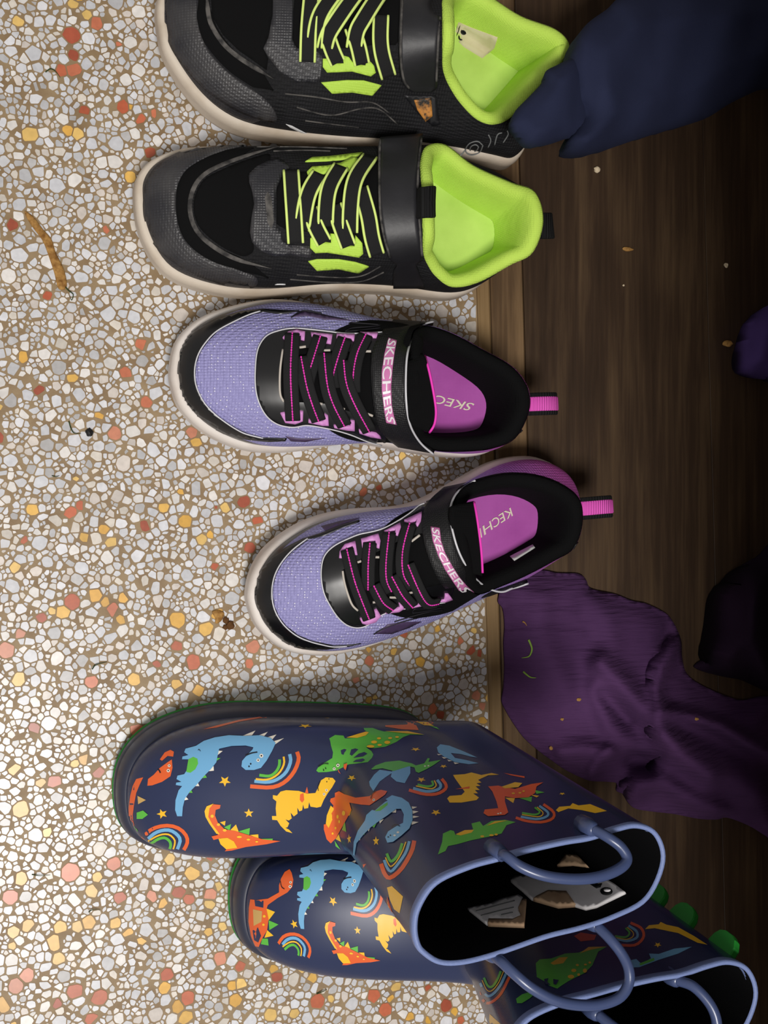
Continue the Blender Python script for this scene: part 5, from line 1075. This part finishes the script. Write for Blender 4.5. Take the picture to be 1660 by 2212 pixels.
# navy sleeve: narrow cuff under a wider sleeve end, propped on the shoe's heel
navy = thing('navy_sleeve', tuple(at(1400, 150, WZ)), 'dark navy sleeve with double cuff draped over the black sneaker heel', 'sleeve')
def nz(x): return np.interp(x, [1100, 1230, 1420, 1700], [.106, .104, .068, .036])
def pil(T, D): return (lambda x, y, d: nz(x) + T * math.sqrt(min(1, d / D)) + .0016 * math.sin(x * .06 + y * .021) * min(1, d / 30)), (lambda x, y, d: max(WZ + .001, nz(x) - .8 * T * math.sqrt(min(1, d / D))))
tp, bt = pil(.012, 34)
cloth('cuff', Z('B', (622,470),(615,510),(650,560),(690,597),(760,590),(840,565),(900,560),(960,520),(960,300),(900,240),(855,240),(800,265),(755,290),(745,330),(680,400),(640,440)), M_navy, None, None, tp, bt, sp=9, parent=navy)
tp, bt = pil(.030, 70)
cloth('outer_sleeve', Z('B', (855,560),(872,602),(920,625),(1000,610),(1100,575),(1250,530),(1400,485),(1500,425),(1580,385),(1660,350),(1780,300),(1780,-60),(1400,-60),(1100,-30),(1000,40),(930,90),(890,140),(872,200),(868,300),(880,400),(900,470)), M_navy, None, None, tp, bt, sp=11, parent=navy)

# ================================================================== crumbs, straw and grass
M_straw = mat('dry_straw', (176, 134, 76), .8, .2, noise=(300, (120, 80, 36), .4, .7)); M_grass = mat('green_grass', (84, 120, 50), .7, .3); M_gdark = mat('dark_grass', (52, 66, 34), .8, .2); M_crumb = mat('pale_crumb', (214, 196, 166), .8, .2)
M_soil = mat('brown_crumb', (96, 66, 40), .9, .1); M_bit = mat('black_grit', (16, 15, 18), .6, .4); M_lgrass = mat('light_grass', (134, 166, 70), .7, .3)
def F2(fr, pts): return [(fr[0] + p[0] * fr[2], fr[1] + p[1] * fr[2]) for p in pts]
def flat_bit(name, pts, m, label, cat, h=.0012, group=None, z0=.0003):
    out = densify(pts, 5); v, f = poly_fill(out, 5); rng = random.Random(len(pts))
    ring = out + out[:1]; cloth(name, pts, m, label, cat, lambda x, y, d: z0 + .0006 + h * min(1, d / 5) * (.6 + .4 * math.sin(x * .9 + y * .7)), lambda x, y, d: z0, sp=5, group=group)
def blade(name, pts, m, label, cat, z=.0006, rad=.0004, tree=None, group=None):
    if tree: P, _ = surf_path(tree, pts, 18, .0006)
    else: P = cat_open([tuple(at(p[0], p[1], z + (.0012 if 0 < i < len(pts) - 1 else 0))) for i, p in enumerate(pts)], 18)
    R_ = rad * (1 - .7 * np.linspace(0, 1, len(P)) ** 2); o = tube(name, P, R_, m, None, n=5, flat=.5, origin=tuple(P[0])); tag(o, label, cat, group)
def crumb(px, py, r, m, label, z=0.0, tree=None, stretch=1.0, name='crumb'):
    if tree: h, _ = cast(tree, px, py); c = h
    else: c = at(px, py, z)
    bm = bmesh.new(); bmesh.ops.create_icosphere(bm, subdivisions=2, radius=r); rng = random.Random(int(px * 7 + py))
    for v in bm.verts: v.co *= rng.uniform(.75, 1.15); v.co.x *= stretch; v.co.z = max(v.co.z * .7, -r * .45) + r * .45
    V = [v.co + c for v in bm.verts]; F = [tuple(v.index for v in f.verts) for f in bm.faces]; bm.free()
    tag(mesh(name, V, F, m, None, smooth=False, origin=tuple(c)), label, 'crumb')
flat_bit('straw_husk', F2(T1, [(170,1440),(230,1480),(290,1560),(350,1630),(380,1720),(440,1850),(455,1960),(400,1970),(370,1860),(330,1740),(290,1640),(230,1560),(180,1480)]), M_straw, 'long tan straw husk on the terrazzo left of the black sneaker toe', 'husk')
crumb(*F2(T2, [(535, 648)])[0], .0026, M_bit, 'black speck of grit on the terrazzo left of the lavender toe')
flat_bit('leaf_scrap', F2(T2, [(1268,1720),(1300,1708),(1340,1725),(1325,1770),(1290,1790),(1285,1755)]), M_straw, 'orange-tan leaf scrap beside the askew lavender sneaker toe', 'leaf')
for k, (x, y, r_) in enumerate(((1350,1770,.0022),(1375,1800,.0028),(1345,1810,.0018))): crumb(*F2(T2, [(x, y)])[0], r_, M_soil, ('topmost brown soil crumb', 'largest brown soil crumb', 'lowest brown soil crumb')[k] + ' by the askew lavender toe', name='soil_crumb')
blade('grass_clipping', F2(T2, [(412,580),(425,625),(445,652),(485,655)]), M_gdark, 'curled dark grass blade beside the black grit speck', 'grass')
blade('grass_clipping', F2(T2, [(550,2062),(575,2035),(640,2018)]), M_gdark, 'dark green grass blade on terrazzo above the boot toe, left side', 'grass')
blade('grass_clipping', F2(T1, [(310,492),(345,470),(380,488),(412,530)]), M_gdark, 'arched dark grass blade near the red chips, upper left', 'grass')
blade('grass_clipping', F2(T1, [(440,1950),(470,1985),(500,2010),(490,2050),(475,2020)]), M_gdark, 'looped dark grass bit at the foot of the straw husk', 'grass')
blade('grass_clipping', F2(T2, [(310,905),(335,912),(355,905)]), M_gdark, 'short curved grass bit on terrazzo at mid left', 'grass', rad=.0003)
blade('grass_clipping', F2(T3, [(190,1215),(240,1222),(300,1218)]), M_gdark, 'thin dark grass blade on terrazzo left of the boot toes', 'grass', rad=.0003)
blade('grass_clipping', F2(T3, [(530,1440),(555,1425),(600,1425)]), M_gdark, 'short dark grass bit on terrazzo between the boot toes and left edge', 'grass', rad=.0003)
blade('grass_clipping', F2(T4, [(715,495),(750,482),(772,470)]), M_gdark, 'green grass blade on terrazzo below the second boot', 'grass', rad=.0004)
blade('grass_sprig', Z('Q', (360,455),(372,485),(378,510),(365,545),(345,552),(322,556)), M_lgrass, 'light green bent grass sprig on the purple scarf', 'grass', tree=t_pur, rad=.0008)
blade('grass_sprig', Z('Q', (330,630),(352,650),(372,662),(398,663)), M_lgrass, 'shorter green grass sprig on the purple scarf', 'grass', tree=t_pur, rad=.0007)
blade('grass_sprig', Z('Q', (328,358),(340,365),(350,382)), M_straw, 'tiny tan straw on the purple scarf above the sprigs', 'straw', tree=t_pur, rad=.0006)
for x, y, r_, lab in ((630,783,.0013,'yellow crumb on the middle of the purple scarf'),(480,1045,.0014,'yellow crumb near the lower edge of the purple scarf'),(1270,888,.0012,'yellow crumb on the right fold of the purple scarf'),(540,890,.0010,'tiny tan crumb on the purple scarf')): crumb(*Z('Q', (x, y))[0], r_, M_straw, lab, tree=t_pur, stretch=1.4)
crumb(*Z('B', (960,692))[0], .0024, M_crumb, 'pale crumb on the boards below the navy sleeve', z=WZ)
crumb(*Z('B', (1487,1082))[0], .0019, M_crumb, 'pale crumb on the boards far right of the black sneaker', z=WZ)
crumb(*Z('P', (1437,460))[0], .0024, M_straw, 'tan splinter crumb beside the violet sleeve end', z=WZ, stretch=1.8)
crumb(*Z('B', (1085,1016))[0], .0018, M_straw, 'thin tan splinter right of the black sneaker pull loop', z=WZ, stretch=2.6)
crumb(*Z('B', (1070,1163))[0], .0008, M_crumb, 'tiny white crumb on the boards by the plank joint', z=WZ)
lay_chips(hidden_by_shoes)
